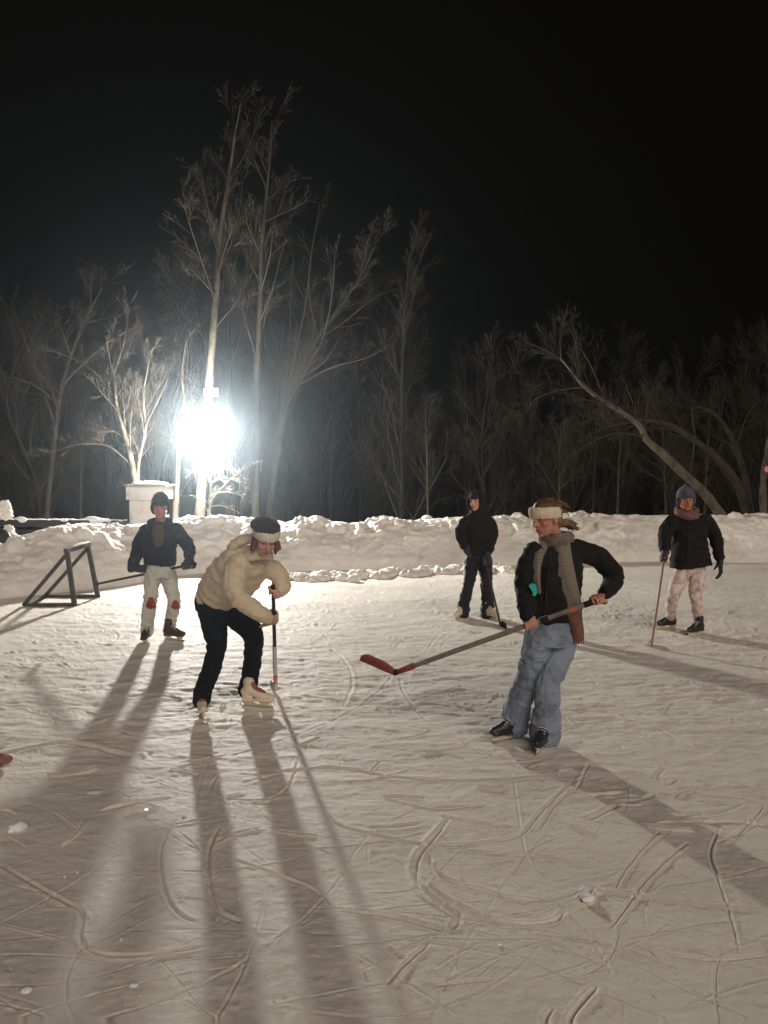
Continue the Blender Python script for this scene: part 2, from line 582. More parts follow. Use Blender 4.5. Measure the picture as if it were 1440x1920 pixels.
def grip_hand(S, wrist, at, axis, k=1.0, arm=True):
    """A fist round a stick: palm, four bent fingers of unequal length, thumb from the side of the palm."""
    ax = unit(axis)
    w = np.asarray(wrist, float) - np.asarray(at, float)
    side = unit(w - ax * w.dot(ax))
    th = np.cross(ax, side)
    R = .023 * (0.6 + 0.4 * k) + .003
    pt = lambda ang, off, rr: np.asarray(at) + ax * off * k + (side * math.cos(ang) + th * math.sin(ang)) * rr
    S.ball(pt(0.1, 0, R + .008 * k), (.046 * k, .018 * k, .036 * k), [ax, side, th])
    if arm:
        S.tube([wrist, pt(0.0, 0, R + .02 * k)], [.027 * k, .030 * k], n=12, sub=4)
    for i, (off, end, fr) in enumerate(((-.034, 205, .0085), (-.0115, 232, .0095), (.0115, 240, .0098), (.034, 222, .0092))):
        a = np.radians(np.linspace(20, end, 7))
        pts = [pt(x, off + .002 * math.sin(x * 2 + i), R + .004 * k * abs(math.sin(1.5 * x))) for x in a]
        S.tube(pts, np.linspace(fr * 1.08, fr * .85, 7) * k, n=9, sub=2)
    a = np.radians(np.linspace(-15, -140, 5))
    S.tube([pt(x, .030 + .018 * j / 4, R + .006 * k) for j, x in enumerate(a)], np.array([.014, .0125, .011, .0105, .009]) * k, n=9, sub=3)


def open_hand(S, wrist, fwd, palm_n, k=1.0, curl=0.5, arm_from=None):
    """A relaxed, slightly curled hand hanging along FWD; PALM_N is where the palm looks."""
    f = unit(fwd)
    n = unit(np.asarray(palm_n, float) - f * np.dot(palm_n, f))
    r = np.cross(f, n)
    w = np.asarray(wrist, float)
    S.ball(w + f * .05 * k, (.042 * k, .055 * k, .017 * k), [r, f, n])
    S.tube([w if arm_from is None else arm_from, w + f * .03 * k], [.027 * k, .028 * k], n=12, sub=3)
    for off, ln, fr in ((-.030, .060, .0085), (-.010, .074, .0095), (.010, .078, .0098), (.030, .070, .0092)):
        p = w + f * .092 * k + r * off * k
        d, pts = f.copy(), [w + f * .06 * k + r * off * .9 * k, p]
        for j in range(3):
            an = curl * (0.55 + 0.25 * j)
            d = unit(d * math.cos(an) + n * math.sin(an))
            p = p + d * ln * k * (0.42, 0.33, 0.25)[j]
            pts.append(p)
        S.tube(pts, np.array([1.1, 1.05, 1.0, .95, .8]) * fr * k, n=9, sub=3)
    b = w + f * .028 * k + r * .034 * k
    S.tube([w + f * .015 * k + r * .015 * k, b, b + (f * .7 + r * .5 + n * .35) * .036 * k, b + (f * .95 + r * .45 + n * .6) * .060 * k], np.array([.015, .0145, .012, .009]) * k, n=9, sub=3)


def body_pieces(S, J, F, k=1.0, hands=()):
    """Neck, trunk, arms and legs as tapered limbs over the joints J."""
    lat = unit(J['sh_b'] - J['sh_a'])
    spine = [J['pelvis'], (J['pelvis'] + J['neck']) / 2 + J.get('bow', 0), J['neck']]
    up = unit(J['neck'] - J['pelvis'])
    dep = unit(np.cross(up, lat))
    secs = [(J['pelvis'] - up * .06, lat * .10, dep * .075), (J['pelvis'] + up * .06, lat * .105, dep * .08), (spine[1], lat * .10, dep * .07),
            (J['neck'] - up * .14, lat * .12, dep * .08), (J['neck'] - up * .055, lat * .10, dep * .06), (J['neck'], lat * .06, dep * .06)]
    S.loft(secs)
    r, f, u = F
    S.tube([J['neck'] - up * .06, J['neck'], J['head'] - u * .05 - f * .02], [.065, .055, .054], n=14)
    for s in 'ab':
        S.tube([J['neck'] - up * .06, J['sh_' + s], (J['sh_' + s] + J['el_' + s]) / 2, J['el_' + s], (J['el_' + s] * .6 + J['wr_' + s] * .4), J['wr_' + s]],
               [.04, .040, .036, .032, .030, .025], n=12)
        S.tube([J['pelvis'], J['hip_' + s], (J['hip_' + s] + J['kn_' + s]) / 2, J['kn_' + s], J['kn_' + s] * .65 + J['an_' + s] * .35, J['an_' + s]],
               [.07, .066, .058, .046, .042, .032], n=12)


def skate(root, body, ground_pt, fdir, boot, holder, tongue=None, voxel=0.007, h=0.060, size=.255, figure=False):
    """Boot with sole, tongue and laces on a blade holder with a steel blade; GROUND_PT lies under the ankle, FDIR is where the toe points."""
    f = unit(V3(*fdir, 0))
    Lh = size / 2
    c0 = np.asarray(ground_pt, float) + f * Lh * .52
    up = unit(V3(0, 0, 1) - f * f[2])
    side = np.cross(f, up)
    q = lambda x, y, z: c0 + f * x + side * y + up * z
    S = Soup()
    hl = 0.02 if figure else 0.0
    S.tube([q(-Lh * .82, 0, h + .042 + hl), q(-Lh * .3, 0, h + .045 + hl), q(Lh * .25, 0, h + .037), q(Lh * .9, 0, h + .026)], [.034, .037, .037, .024], n=16, flat=(1.0, 0.95), ref=side)
    S.tube([q(-Lh * .70, 0, h + .04), q(-Lh * .62, 0, h + .08), q(-Lh * .58, 0, h + .11), q(-Lh * .56, 0, h + .14)], [.035, .035, .036, .039], n=16, flat=(1, 1.12), ref=side)
    S.tube([q(-Lh * .45, 0, h + .085), q(-Lh * .05, 0, h + .066), q(Lh * .4, 0, h + .045)], [.029, .030, .026], n=12)
    S.box(q(-Lh * .02, 0, h + .004), (Lh * .92, .034, .008), [f, side, up])
    if figure:
        S.box(q(-Lh * .62, 0, h + .008), (Lh * .30, .032, .018), [f, side, up])
    o = finish('skate', solid(S, voxel, 4), boot, root)
    S = Soup()
    for x in ((-Lh * .62, Lh * .5) if not figure else (-Lh * .62, Lh * .42)):
        S.loft([(q(x, 0, h - .004), f * .052, side * .026), (q(x, 0, h - .025), f * .034, side * .010), (q(x, 0, .022), f * .036, side * .006)], n=14, sub=3, e=3)
    S.beam(q(-Lh * .85, 0, .026), q(Lh * .85, 0, .026), .009, .014, up)
    finish('blade_holder', S.mesh(), holder, root, o)
    S = Soup()
    pr = [(-Lh * 1.02, .016), (-Lh * .96, .003), (-Lh * .5, .0005), (Lh * .5, .0005), (Lh * .93, .004), (Lh * 1.0, .020)]
    for (x0, z0), (x1, z1) in zip(pr[:-1], pr[1:]):
        v = [q(x, y, z) for y in (-.002, .002) for (x, z) in ((x0, z0), (x1, z1), (x1, .022), (x0, .022))]
        S.add(v, [(0, 1, 2, 3), (7, 6, 5, 4), (0, 4, 5, 1), (3, 2, 6, 7), (0, 3, 7, 4), (1, 5, 6, 2)])
    finish('blade', S.mesh(), 'steel', root, o, smooth=False)
    S = Soup()
    for i in range(5):
        x, z = -Lh * .14 + Lh * .13 * i, h + .103 - .011 * i
        S.tube([q(x, -.026, z - .006), q(x + .004, 0, z + .003), q(x, .026, z - .006)], .0032, n=6, sub=4)
    finish('laces', S.mesh(), 'white_paint' if boot != 'white_boot' else 'boot_tongue', root, o)
    if tongue:
        S = Soup()
        S.tube([q(-Lh * .34, 0, h + .135), q(-Lh * .15, 0, h + .094), q(Lh * .12, 0, h + .078), q(Lh * .45, 0, h + .060)], [.024, .026, .025, .017], n=12, flat=(1.1, .55), ref=side)
        finish('tongue', S.mesh(), tongue, root, o)
    return o


def stick(root, top, heel, toe, up, shaft, blade, sleeves=(), w=.030, t=.022, bh=.068, curve=.02):
    """Shaft, curved blade and wraps of tape. sleeves: (name, from, to, material) as shares of the shaft."""
    top, heel, toe = (np.asarray(x, float) for x in (top, heel, toe))
    ax = unit(heel - top)
    S = Soup()
    ref = np.cross(ax, unit(toe - heel))
    S.beam(top, heel, t, w, np.cross(ref, ax))
    finish('shaft', bevel(S.mesh(), .005), shaft, root)
    for (nm, a, b, mt) in sleeves:
        S = Soup()
        S.beam(top + (heel - top) * a, top + (heel - top) * b, t + .005, w + .005, np.cross(ref, ax))
        finish(nm, bevel(S.mesh(), .005), mt, root)
    up = np.asarray(up, float)
    bdir = unit(toe - heel)
    up = unit(up - bdir * up.dot(bdir))
    nrm = np.cross(bdir, up)
    S, secs = Soup(), []
    for x in np.linspace(0, 1, 8):
        hh = bh * (0.62 + 0.38 * min(1, x * 3)) * (1.0 if x < .85 else 1 - (x - .85) * 2.6)
        c = heel - ax * .01 + (toe - heel) * x + nrm * curve * (x ** 2) + up * (hh / 2 - bh * .3)
        secs.append((c, up * hh / 2, nrm * (.010 - .004 * x)))
    S.loft(secs, n=16, sub=3, e=3)
    finish('blade', S.mesh(), blade, root)


def ring_band(S, c, F, rx, ry, r, z, tilt=0.0, flat=(1, 1), n=26):
    """A closed band round the head, TILT raises its front."""
    rr, f, u = F
    a = np.linspace(0, 2 * math.pi, n + 1)
    pts = np.array([np.asarray(c) + rr * math.sin(x) * rx + f * math.cos(x) * ry + u * (z + tilt * math.cos(x)) for x in a])
    t = np.gradient(pts, axis=0)
    ang = np.linspace(0, 2 * math.pi, 12, endpoint=False)
    R = []
    for i in range(n):
        out = unit(pts[i] - (np.asarray(c) + u * z))
        R.append([pts[i] + out * math.cos(g) * r * flat[0] + u * math.sin(g) * r * flat[1] for g in ang])
    R = np.array(R)
    v = R.reshape(-1, 3)
    fcs = []
    for i in range(n):
        for j in range(12):
            fcs.append((i * 12 + j, i * 12 + (j + 1) % 12, ((i + 1) % n) * 12 + (j + 1) % 12, ((i + 1) % n) * 12 + j))
    S.add(v, fcs)


def tuck(root, keep):
    """Draw body skin that shows through the clothes back under them; KEEP lists (point, radius) that stay bare."""
    body = [c for c in root.children if c.name.split('.')[0] == 'body'][0]
    V, Fc, n = [], [], 0
    for c in root.children:
        if c.name.split('.')[0] in ('jacket', 'coat', 'jeans', 'trousers', 'snow_trousers', 'skate', 'glove'):
            co = coords(c.data)
            V += co.tolist()
            Fc += [[v + n for v in p.vertices] for p in c.data.polygons]
            n += len(co)
    tree = BVHTree.FromPolygons(V, Fc)
    co = coords(body.data)
    wco = co + np.array(root.location)
    free = np.zeros(len(co), bool)
    for (p, r) in keep:
        free |= np.linalg.norm(wco - np.asarray(p), axis=1) < r
    for i in np.nonzero(~free)[0]:
        loc, nor, _, dist = tree.find_nearest(Vector(co[i]), .12)
        if loc is not None and (Vector(co[i]) - loc).dot(nor) > -.008:
            co[i] = np.array(loc - nor * .010)
    set_coords(body.data, co)


def joints(d):
    return {k: (P(*v) if len(v) == 3 else v) for k, v in d.items()}


SKIN_A, FLUSH_A = (.50, .30, .23), (.46, .15, .12)


def torso(S, J, secs, lat0, lat1, puff=None, e=2.3):
    """secs: (px, py, depth, half-width, half-depth) hem to neck; the lateral axis turns from lat0 to lat1."""
    C = [P(*s[:3]) for s in secs]
    out = []
    n = len(secs)
    for i, s in enumerate(secs):
        t = unit(C[min(i + 1, n - 1)] - C[max(i - 1, 0)])
        l = unit(np.asarray(lat0) * (1 - i / (n - 1)) + np.asarray(lat1) * (i / (n - 1)))
        l = unit(l - t * l.dot(t))
        out.append((C[i], l * s[3], np.cross(t, l) * s[4]))
    S.loft(out, puff=puff, e=e)


# ---- the skater in jeans with the cream headband
def skater_in_jeans():
    J = joints(dict(head=(1024, 973, 4.78), neck=(1043, 1016, 4.84), sh_a=(1000, 1033, 4.72), sh_b=(1087, 1024, 4.93), el_a=(984, 1103, 4.70), wr_a=(988, 1152, 4.58),
                    el_b=(1148, 1078, 4.97), wr_b=(1134, 1114, 4.78), pelvis=(1036, 1172, 4.86), hip_a=(1012, 1182, 4.80), hip_b=(1056, 1182, 4.92),
                    kn_a=(988, 1278, 4.84), kn_b=(1028, 1282, 4.74), an_a=(963, 1356, 4.98), an_b=(1022, 1374, 4.80)))
    root = thing('person', (J['pelvis'][0], J['pelvis'][1], 0), 'skater in blue jeans, black jacket and cream headband swinging a red-bladed stick', 'person')
    F = frame((-.80, -.55, -.12), roll=-.05)
    top, heel, toe = P(1133, 1121, 4.62), P(737, 1262, 4.52), P(673, 1236, 4.50)
    ax = unit(heel - top)
    ga, gb = P(994, 1170, 4.59), P(1120, 1126, 4.63)
    S = Soup()
    body_pieces(S, J, F)
    head_pieces(S, J['head'], F)
    grip_hand(S, J['wr_a'], ga, -ax)
    grip_hand(S, J['wr_b'], gb, -ax)
    me = solid(S, .0055, 3, head_shape(J['head'], F))
    head_tint(me, J['head'], F, 1, (.47, .23, .17), (.42, .12, .10), (.10, .05, .03))
    body = finish('body', me, 'skin', root)
    eyes(root, body, J['head'], F, 1)
    # jacket
    S = Soup()
    l0, l1 = unit(V3(.86, .5, 0)), unit(J['sh_b'] - J['sh_a'])
    torso(S, J, [(1036, 1163, 4.86, .185, .135), (1036, 1148, 4.86, .19, .14), (1039, 1105, 4.86, .185, .14), (1042, 1062, 4.86, .195, .135),
                 (1043, 1036, 4.85, .170, .105), (1044, 1020, 4.85, .100, .085), (1045, 1008, 4.85, .075, .078)], l0, l1)
    S.tube([P(1002, 1036, 4.73), (J['sh_a'] + J['el_a']) / 2 + V3(-.01, 0, 0), J['el_a'], J['wr_a'] + V3(0, 0, .03), J['wr_a'] + V3(0, 0, .0)], [.070, .070, .064, .054, .046], folds=[(.22, .08, .06, .045), (.36, .06, .07, .035)])
    S.tube([P(1078, 1032, 4.92), P(1112, 1040, 4.95), P(1145, 1068, 4.97), P(1150, 1090, 4.93), P(1134, 1112, 4.80)], [.074, .074, .070, .062, .046], folds=[(.20, .07, .06, .05), (.36, .06, .08, .035)])
    jk = solid(S, .0075, 5, wrinkle=(.0105, .075, 3))
    tr = bvh(jk)
    jacket = finish('jacket', jk, 'black_jacket', root)
    S = Soup()
    ring_band(S, P(1043, 1012, 4.84), frame((-.8, -.5, 0)), .080, .085, .022, 0, .0, (1, 1.4))
    finish('collar', solid(S, .008, 4, wrinkle=(.004, .05, 4)), 'black_jacket', root, jacket)
    # emblem on the sleeve side
    poly = [(991, 1098), (996, 1094), (1003, 1095), (1007, 1101), (1007, 1112), (1004, 1118), (999, 1117), (998, 1110), (995, 1104)]
    S = Soup()
    de = min(snap(tr, x, y, 0, 4.65)[1] for x, y in poly)
    a = [P(x, y, de - .006) for x, y in poly]
    b = [P(x, y, de + .030) for x, y in poly]
    n = len(poly)
    S.add(a + b, [tuple(range(n)), tuple(range(2 * n - 1, n - 1, -1))] + [(i, i + n, (i + 1) % n + n, (i + 1) % n) for i in range(n)])
    finish('emblem', S.mesh(), 'teal', root, jacket, smooth=False)
    S = Soup()
    zp = [snap(tr, x, y, .002, 4.7) for x, y in ((1030, 1040), (1027, 1070), (1024, 1105), (1022, 1140), (1022, 1158))]
    S.tube(zp, .006, n=8)
    finish('zip', S.mesh(), 'black_tape', root, jacket)
    # jeans
    S = Soup()
    torso(S, J, [(1036, 1212, 4.85, .150, .12), (1036, 1192, 4.86, .172, .13), (1036, 1150, 4.86, .165, .12)], l0, l0)
    S.tube([P(1012, 1190, 4.81), P(1001, 1230, 4.83), J['kn_a'] + V3(.0, 0, 0), P(972, 1318, 4.91), P(965, 1357, 4.965)], [.098, .088, .080, .086, .100],
           folds=[(.12, .08, .04, .05), (.32, .10, .07, .06), (.60, .10, .07, .05)])
    S.tube([P(1058, 1190, 4.90), P(1046, 1235, 4.83), J['kn_b'], P(1025, 1330, 4.77), P(1022, 1374, 4.82)], [.102, .092, .079, .086, .103],
           folds=[(.12, .08, .04, .05), (.33, .10, .07, .06), (.62, .10, .07, .05)])
    finish('jeans', solid(S, .0075, 4, wrinkle=(.013, .075, 8)), 'denim', root)
    # skates
    skate(root, body, G(965, 1387), (-.85, -.45), 'black_boot', 'holder_pale')
    skate(root, body, G(1022, 1402), (-.50, -.87), 'black_boot', 'holder_pale')
    # hair and headband
    r, f, u = F
    h = J['head']
    S = Soup()
    S.ball(h + u * .045 - f * .012, (.086, .104, .088), F, zmin=-.02)
    S.ball(h - f * .075 - u * .02, (.060, .045, .065), F)
    for i in range(26):
        a = random.uniform(-1.2, 1.2)
        st = h + u * random.uniform(.02, .11) - f * random.uniform(.03, .09) + r * a * .06
        d = V3(random.uniform(.5, 1), random.uniform(-.3, .3), random.uniform(-.6, .35))
        ln = random.uniform(.05, .13)
        S.tube([st, st + d * ln * .5 + V3(0, 0, .015), st + d * ln * .85 + V3(0, 0, random.uniform(-.03, .01))], [.012, .008, .003], n=7, sub=3)
    hair = finish('hair', solid(S, .0055, 2, wrinkle=(.004, .022, 31)), 'hair_brown', root)
    S = Soup()
    st = h - f * .10 - u * .050
    for i in range(22):
        e = P(1064 + random.uniform(0, 24), 984 + random.uniform(-7, 13), 4.86 + random.uniform(-.04, .04))
        S.tube([st + V3(0, 0, random.uniform(-.015, .02)), (st + e) / 2 + V3(0, 0, random.uniform(.005, .03)), e], [.012, .010, .003], n=7, sub=4)
    finish('ponytail', solid(S, .004, 1), 'hair_brown', root, hair)
    S = Soup()
    ring_band(S, h, F, .080, .100, .019, .040, .012, (.9, 2.1))
    finish('headband', solid(S, .0065, 3, wrinkle=(.004, .022, 33)), 'cream_fleece', root)
    # scarf: round the neck, a long end down the front, a shorter one beside it
    S = Soup()
    ring_band(S, P(1043, 1010, 4.83), frame((-.8, -.5, 0)), .085, .088, .030, 0, -.01, (1, 1.25))
    sc = finish('scarf', solid(S, .007, 3, wrinkle=(.008, .04, 41)), 'grey_scarf', root)
    pts = [snap(tr, x, y, .010, 4.66) for x, y in ((1050, 1004), (1053, 1030), (1057, 1062), (1062, 1095), (1068, 1125), (1074, 1148))]
    pts = [p if p is not None else P(1060, 1080, 4.68) for p in pts]
    pts[0] = P(1051, 1000, 4.73)
    lastd = pts[-1][1]
    face = V3(-.15, -1, 0.1)
    finish('scarf_end', ribbon(pts, [.11, .115, .125, .135, .14, .13], .016, face, wave=.006).mesh(), 'grey_scarf', root, sc)
    pts2 = [pts[-1] + V3(0, .004, 0), P(1080, 1165, lastd), P(1084, 1185, lastd + .01), P(1085, 1201, lastd + .02)]
    S2 = ribbon(pts2, [.125, .085, .075, .07], .015, face, wave=.004)
    for i in range(7):
        b0 = pts2[-1] + V3(-.03 + .01 * i, 0, 0)
        S2.tube([b0 + V3(0, 0, .01), b0 + V3(random.uniform(-.006, .006), 0, -.022)], .003, n=5, sub=2)
    finish('scarf_tip', S2.mesh(), 'rust_scarf', root, sc)
    q = [snap(tr, x, y, .008, 4.64) for x, y in ((1022, 1018), (1012, 1038), (1007, 1062), (1006, 1088), (1008, 1112))]
    finish('scarf_end', ribbon(q, [.06, .055, .05, .048, .045], .012, face, wave=.004).mesh(), 'grey_scarf', root, sc)
    # the stick
    tuck(root, [(J['head'], .17), (J['neck'], .075), (ga, .10), (gb, .10)])
    st = thing('hockey_stick', (heel[0], heel[1], heel[2]), 'hockey stick with red blade held level above the ice', 'hockey stick')
    stick(st, top, heel, toe, (.35, 0, .94), 'shaft_grey', 'red_paint',
          [('grip_tape', 0.0, .10, 'black_tape'), ('grip_tape', .135, .17, 'orange_tape'), ('grip_tape', .27, .31, 'black_tape'), ('paint_band', .90, .975, 'red_paint'), ('heel_tape', .976, 1.0, 'black_tape')], bh=.058)


# ---- the bent skater in the tan jacket
def bent_skater():
    J = joints(dict(head=(497, 1012, 5.20), neck=(474, 1046, 5.33), sh_a=(440, 1062, 5.20), sh_b=(509, 1062, 5.50), el_a=(444, 1118, 5.14), wr_a=(506, 1161, 5.18),
                    el_b=(529, 1096, 5.48), wr_b=(516, 1112, 5.40), pelvis=(404, 1118, 5.60), hip_a=(394, 1128, 5.52), hip_b=(424, 1130, 5.64),
                    kn_a=(406, 1212, 5.40), kn_b=(474, 1188, 5.48), an_a=(379, 1303, 5.44), an_b=(473, 1266, 5.72)))
    J['bow'] = V3(-.03, 0, .05)
    root = thing('person', (-1.2, 5.6, 0), 'skater in tan puffer jacket and black trousers bent low over a stick', 'person')
    F = frame((.34, -.86, -.36), roll=.10)
    r, f, u = F
    h = J['head']
    top, heel = P(512, 1098, 5.38), G(517, 1300)
    ax = unit(heel - top)
    ga, gb = top + ax * .305, top + ax * .06
    S = Soup()
    body_pieces(S, J, F)
    head_pieces(S, h, F)
    grip_hand(S, J['wr_a'], ga, -ax)
    grip_hand(S, J['wr_b'], gb, -ax)
    me = solid(S, .0055, 3, head_shape(h, F))
    head_tint(me, h, F, 1, (.52, .29, .22), (.48, .15, .12), (.12, .05, .03))
    body = finish('body', me, 'skin', root)
    eyes(root, body, h, F, 1)
    # puffer jacket
    S = Soup()
    l0, l1 = unit(V3(.8, .6, 0)), unit(J['sh_b'] - J['sh_a'])
    torso(S, J, [(409, 1121, 5.58, .176, .145), (416, 1111, 5.56, .185, .155), (430, 1092, 5.50, .195, .165), (448, 1070, 5.43, .200, .165),
                 (464, 1052, 5.36, .175, .13), (474, 1042, 5.33, .115, .10)], l0, l1, puff=(.09, .085))
    S.tube([P(448, 1060, 5.25), P(438, 1085, 5.16), P(445, 1117, 5.13), P(472, 1140, 5.14), P(494, 1154, 5.16), P(500, 1158, 5.17)], [.086, .084, .073, .064, .054, .047], sub=9,
           folds=[(.05, .2, .06, .07), (.28, .12, .09, .05), (.45, .12, .06, .065)])
    S.tube([P(500, 1064, 5.47), P(520, 1075, 5.50), P(529, 1096, 5.47), P(526, 1104, 5.44), P(521, 1109, 5.42)], [.074, .073, .065, .056, .046], sub=9, folds=[(.1, .2, .07, .07), (.2, .1, .07, .05)])
    jk = solid(S, .0065, 3, wrinkle=(.008, .085, 13))
    tr = bvh(jk)
    jacket = finish('jacket', jk, 'tan_puffer', root)
    S = Soup()                                        # hood lying open behind the head
    ring_band(S, P(465, 1026, 5.38), frame((.30, -.55, .55)), .125, .105, .032, 0, 0, (1.0, 1.3))
    hood = finish('hood', solid(S, .008, 3, wrinkle=(.007, .05, 14)), 'tan_puffer', root, jacket)
    S = Soup()
    ring_band(S, P(467, 1026, 5.36), frame((.30, -.55, .55)), .100, .085, .024, 0.01, 0, (1.0, 1.3))
    finish('lining', solid(S, .008, 3, wrinkle=(.004, .04, 15)), 'brown_lining', root, hood)
    S = Soup()
    ring_band(S, P(482, 1044, 5.30), frame((.40, -.70, .25)), .092, .085, .026, 0, 0, (1.0, 1.5))
    finish('collar', solid(S, .008, 3, wrinkle=(.006, .05, 17)), 'tan_puffer', root, jacket)
    S = Soup()                                        # waistband
    C = P(405, 1126, 5.585)
    t = unit(P(430, 1092, 5.5) - C)
    lw = unit(l0 - t * l0.dot(t))
    S.loft([(C - t * .012, lw * .165, np.cross(t, lw) * .135), (C + t * .03, lw * .172, np.cross(t, lw) * .142)], sub=3)
    finish('waistband', solid(S, .008, 3, wrinkle=(.005, .05, 16)), 'tan_puffer', root, jacket)
    # trousers
    S = Soup()
    lat = unit(V3(.8, .6, 0))
    torso(S, J, [(404, 1146, 5.58, .150, .13), (405, 1130, 5.58, .160, .14), (412, 1112, 5.56, .150, .13)], lat, lat)
    S.tube([P(396, 1135, 5.52), P(401, 1170, 5.46), P(406, 1212, 5.40), P(396, 1255, 5.42), P(382, 1290, 5.44), P(378, 1311, 5.43)], [.108, .098, .072, .070, .066, .070],
           folds=[(.30, .08, .04, .05), (.42, .07, .05, .045), (.66, .06, .06, .035)])
    S.tube([P(424, 1138, 5.62), P(450, 1160, 5.54), P(474, 1190, 5.47), P(474, 1228, 5.58), P(470, 1262, 5.67), P(464, 1293, 5.71)], [.110, .098, .078, .070, .066, .074],
           folds=[(.30, .08, .05, .05), (.42, .07, .06, .045), (.62, .06, .06, .035)])
    finish('trousers', solid(S, .0075, 4, wrinkle=(.0090, .07, 18)), 'black_leggings', root)
    # figure skates
    skate(root, body, G(376, 1337), (.35, -.94), 'white_boot', 'holder_pale', 'boot_tongue', figure=True, voxel=.006)
    skate(root, body, G(468, 1326), (.97, -.2), 'white_boot', 'holder_pale', 'boot_tongue', figure=True, voxel=.006)
    # cap, fleece band, hair
    S = Soup()
    Fc = frame((.36, -.78, -.22), roll=.14)
    S.ball(h + u * .100 - f * .010 + r * .01, (.108, .106, .062), Fc, zmin=-.045)
    finish('beret', solid(S, .007, 4, wrinkle=(.006, .05, 21)), 'navy_beret', root)
    S = Soup()
    ring_band(S, h, F, .080, .098, .018, .058, .0, (.9, 2.0))
    finish('headband', solid(S, .0065, 3, wrinkle=(.004, .022, 22)), 'white_fleece', root)
    S = Soup()
    S.ball(h + u * .02 - f * .03, (.080, .085, .085), F)
    for sx, n in ((1, 8), (-1, 8)):
        for i in range(n):
            st = h - r * sx * .074 + f * (.02 - .008 * i) + u * .005
            S.tube([st, st - u * .04 - r * sx * .006 + f * .012, st - u * random.uniform(.07, .10) + f * .02 - r * sx * random.uniform(0, .02)], [.011, .012, .005], n=7, sub=3)
    hair = finish('hair', solid(S, .0055, 2, wrinkle=(.004, .02, 23)), 'hair_red', root)
    S = Soup()
    st = h + r * .070 - f * .02
    for i in range(10):
        e = P(519 + (i * 5) % 9, 1014 + i * 2.2, 5.24)
        S.tube([st, (st + e) / 2 + V3(0, 0, .015), e], [.014, .017, .007], n=7, sub=3)
    finish('side_curl', solid(S, .0055, 2, wrinkle=(.004, .02, 24)), 'hair_red', root, hair)
    # stick
    tuck(root, [(J['head'], .17), (J['neck'], .075), (ga, .085), (gb, .085)])
    st = thing('hockey_stick', heel, 'hockey stick with a pale lower shaft upright in both hands of the bent skater', 'hockey stick')
    toe = heel + V3(-.09, .20, .02)
    stick(st, top, heel + V3(0, 0, .03), toe, (0, 0, 1), 'shaft_black', 'shaft_white',
          [('grip_tape', 0.0, .06, 'black_tape'), ('paint_band', .55, .84, 'shaft_white'), ('tape_band', .85, .92, 'pink_tape'), ('lower_wrap', .925, .995, 'shaft_white')], bh=.06)


def gloves(root, body, J, s, at, axis, m, k=1.3, cuff=None):
    S = Soup()
    grip_hand(S, J['wr_' + s], at, axis, k)
    d = unit(J['el_' + s] - J['wr_' + s])
    S.tube([J['wr_' + s] - d * .02, J['wr_' + s] + d * .04, J['wr_' + s] + d * .10], np.array([.034, .046, .054]) * (k / 1.3) ** .8, n=14)
    return finish('glove', solid(S, .007, 3, wrinkle=(.004, .03, 51)), m, root)


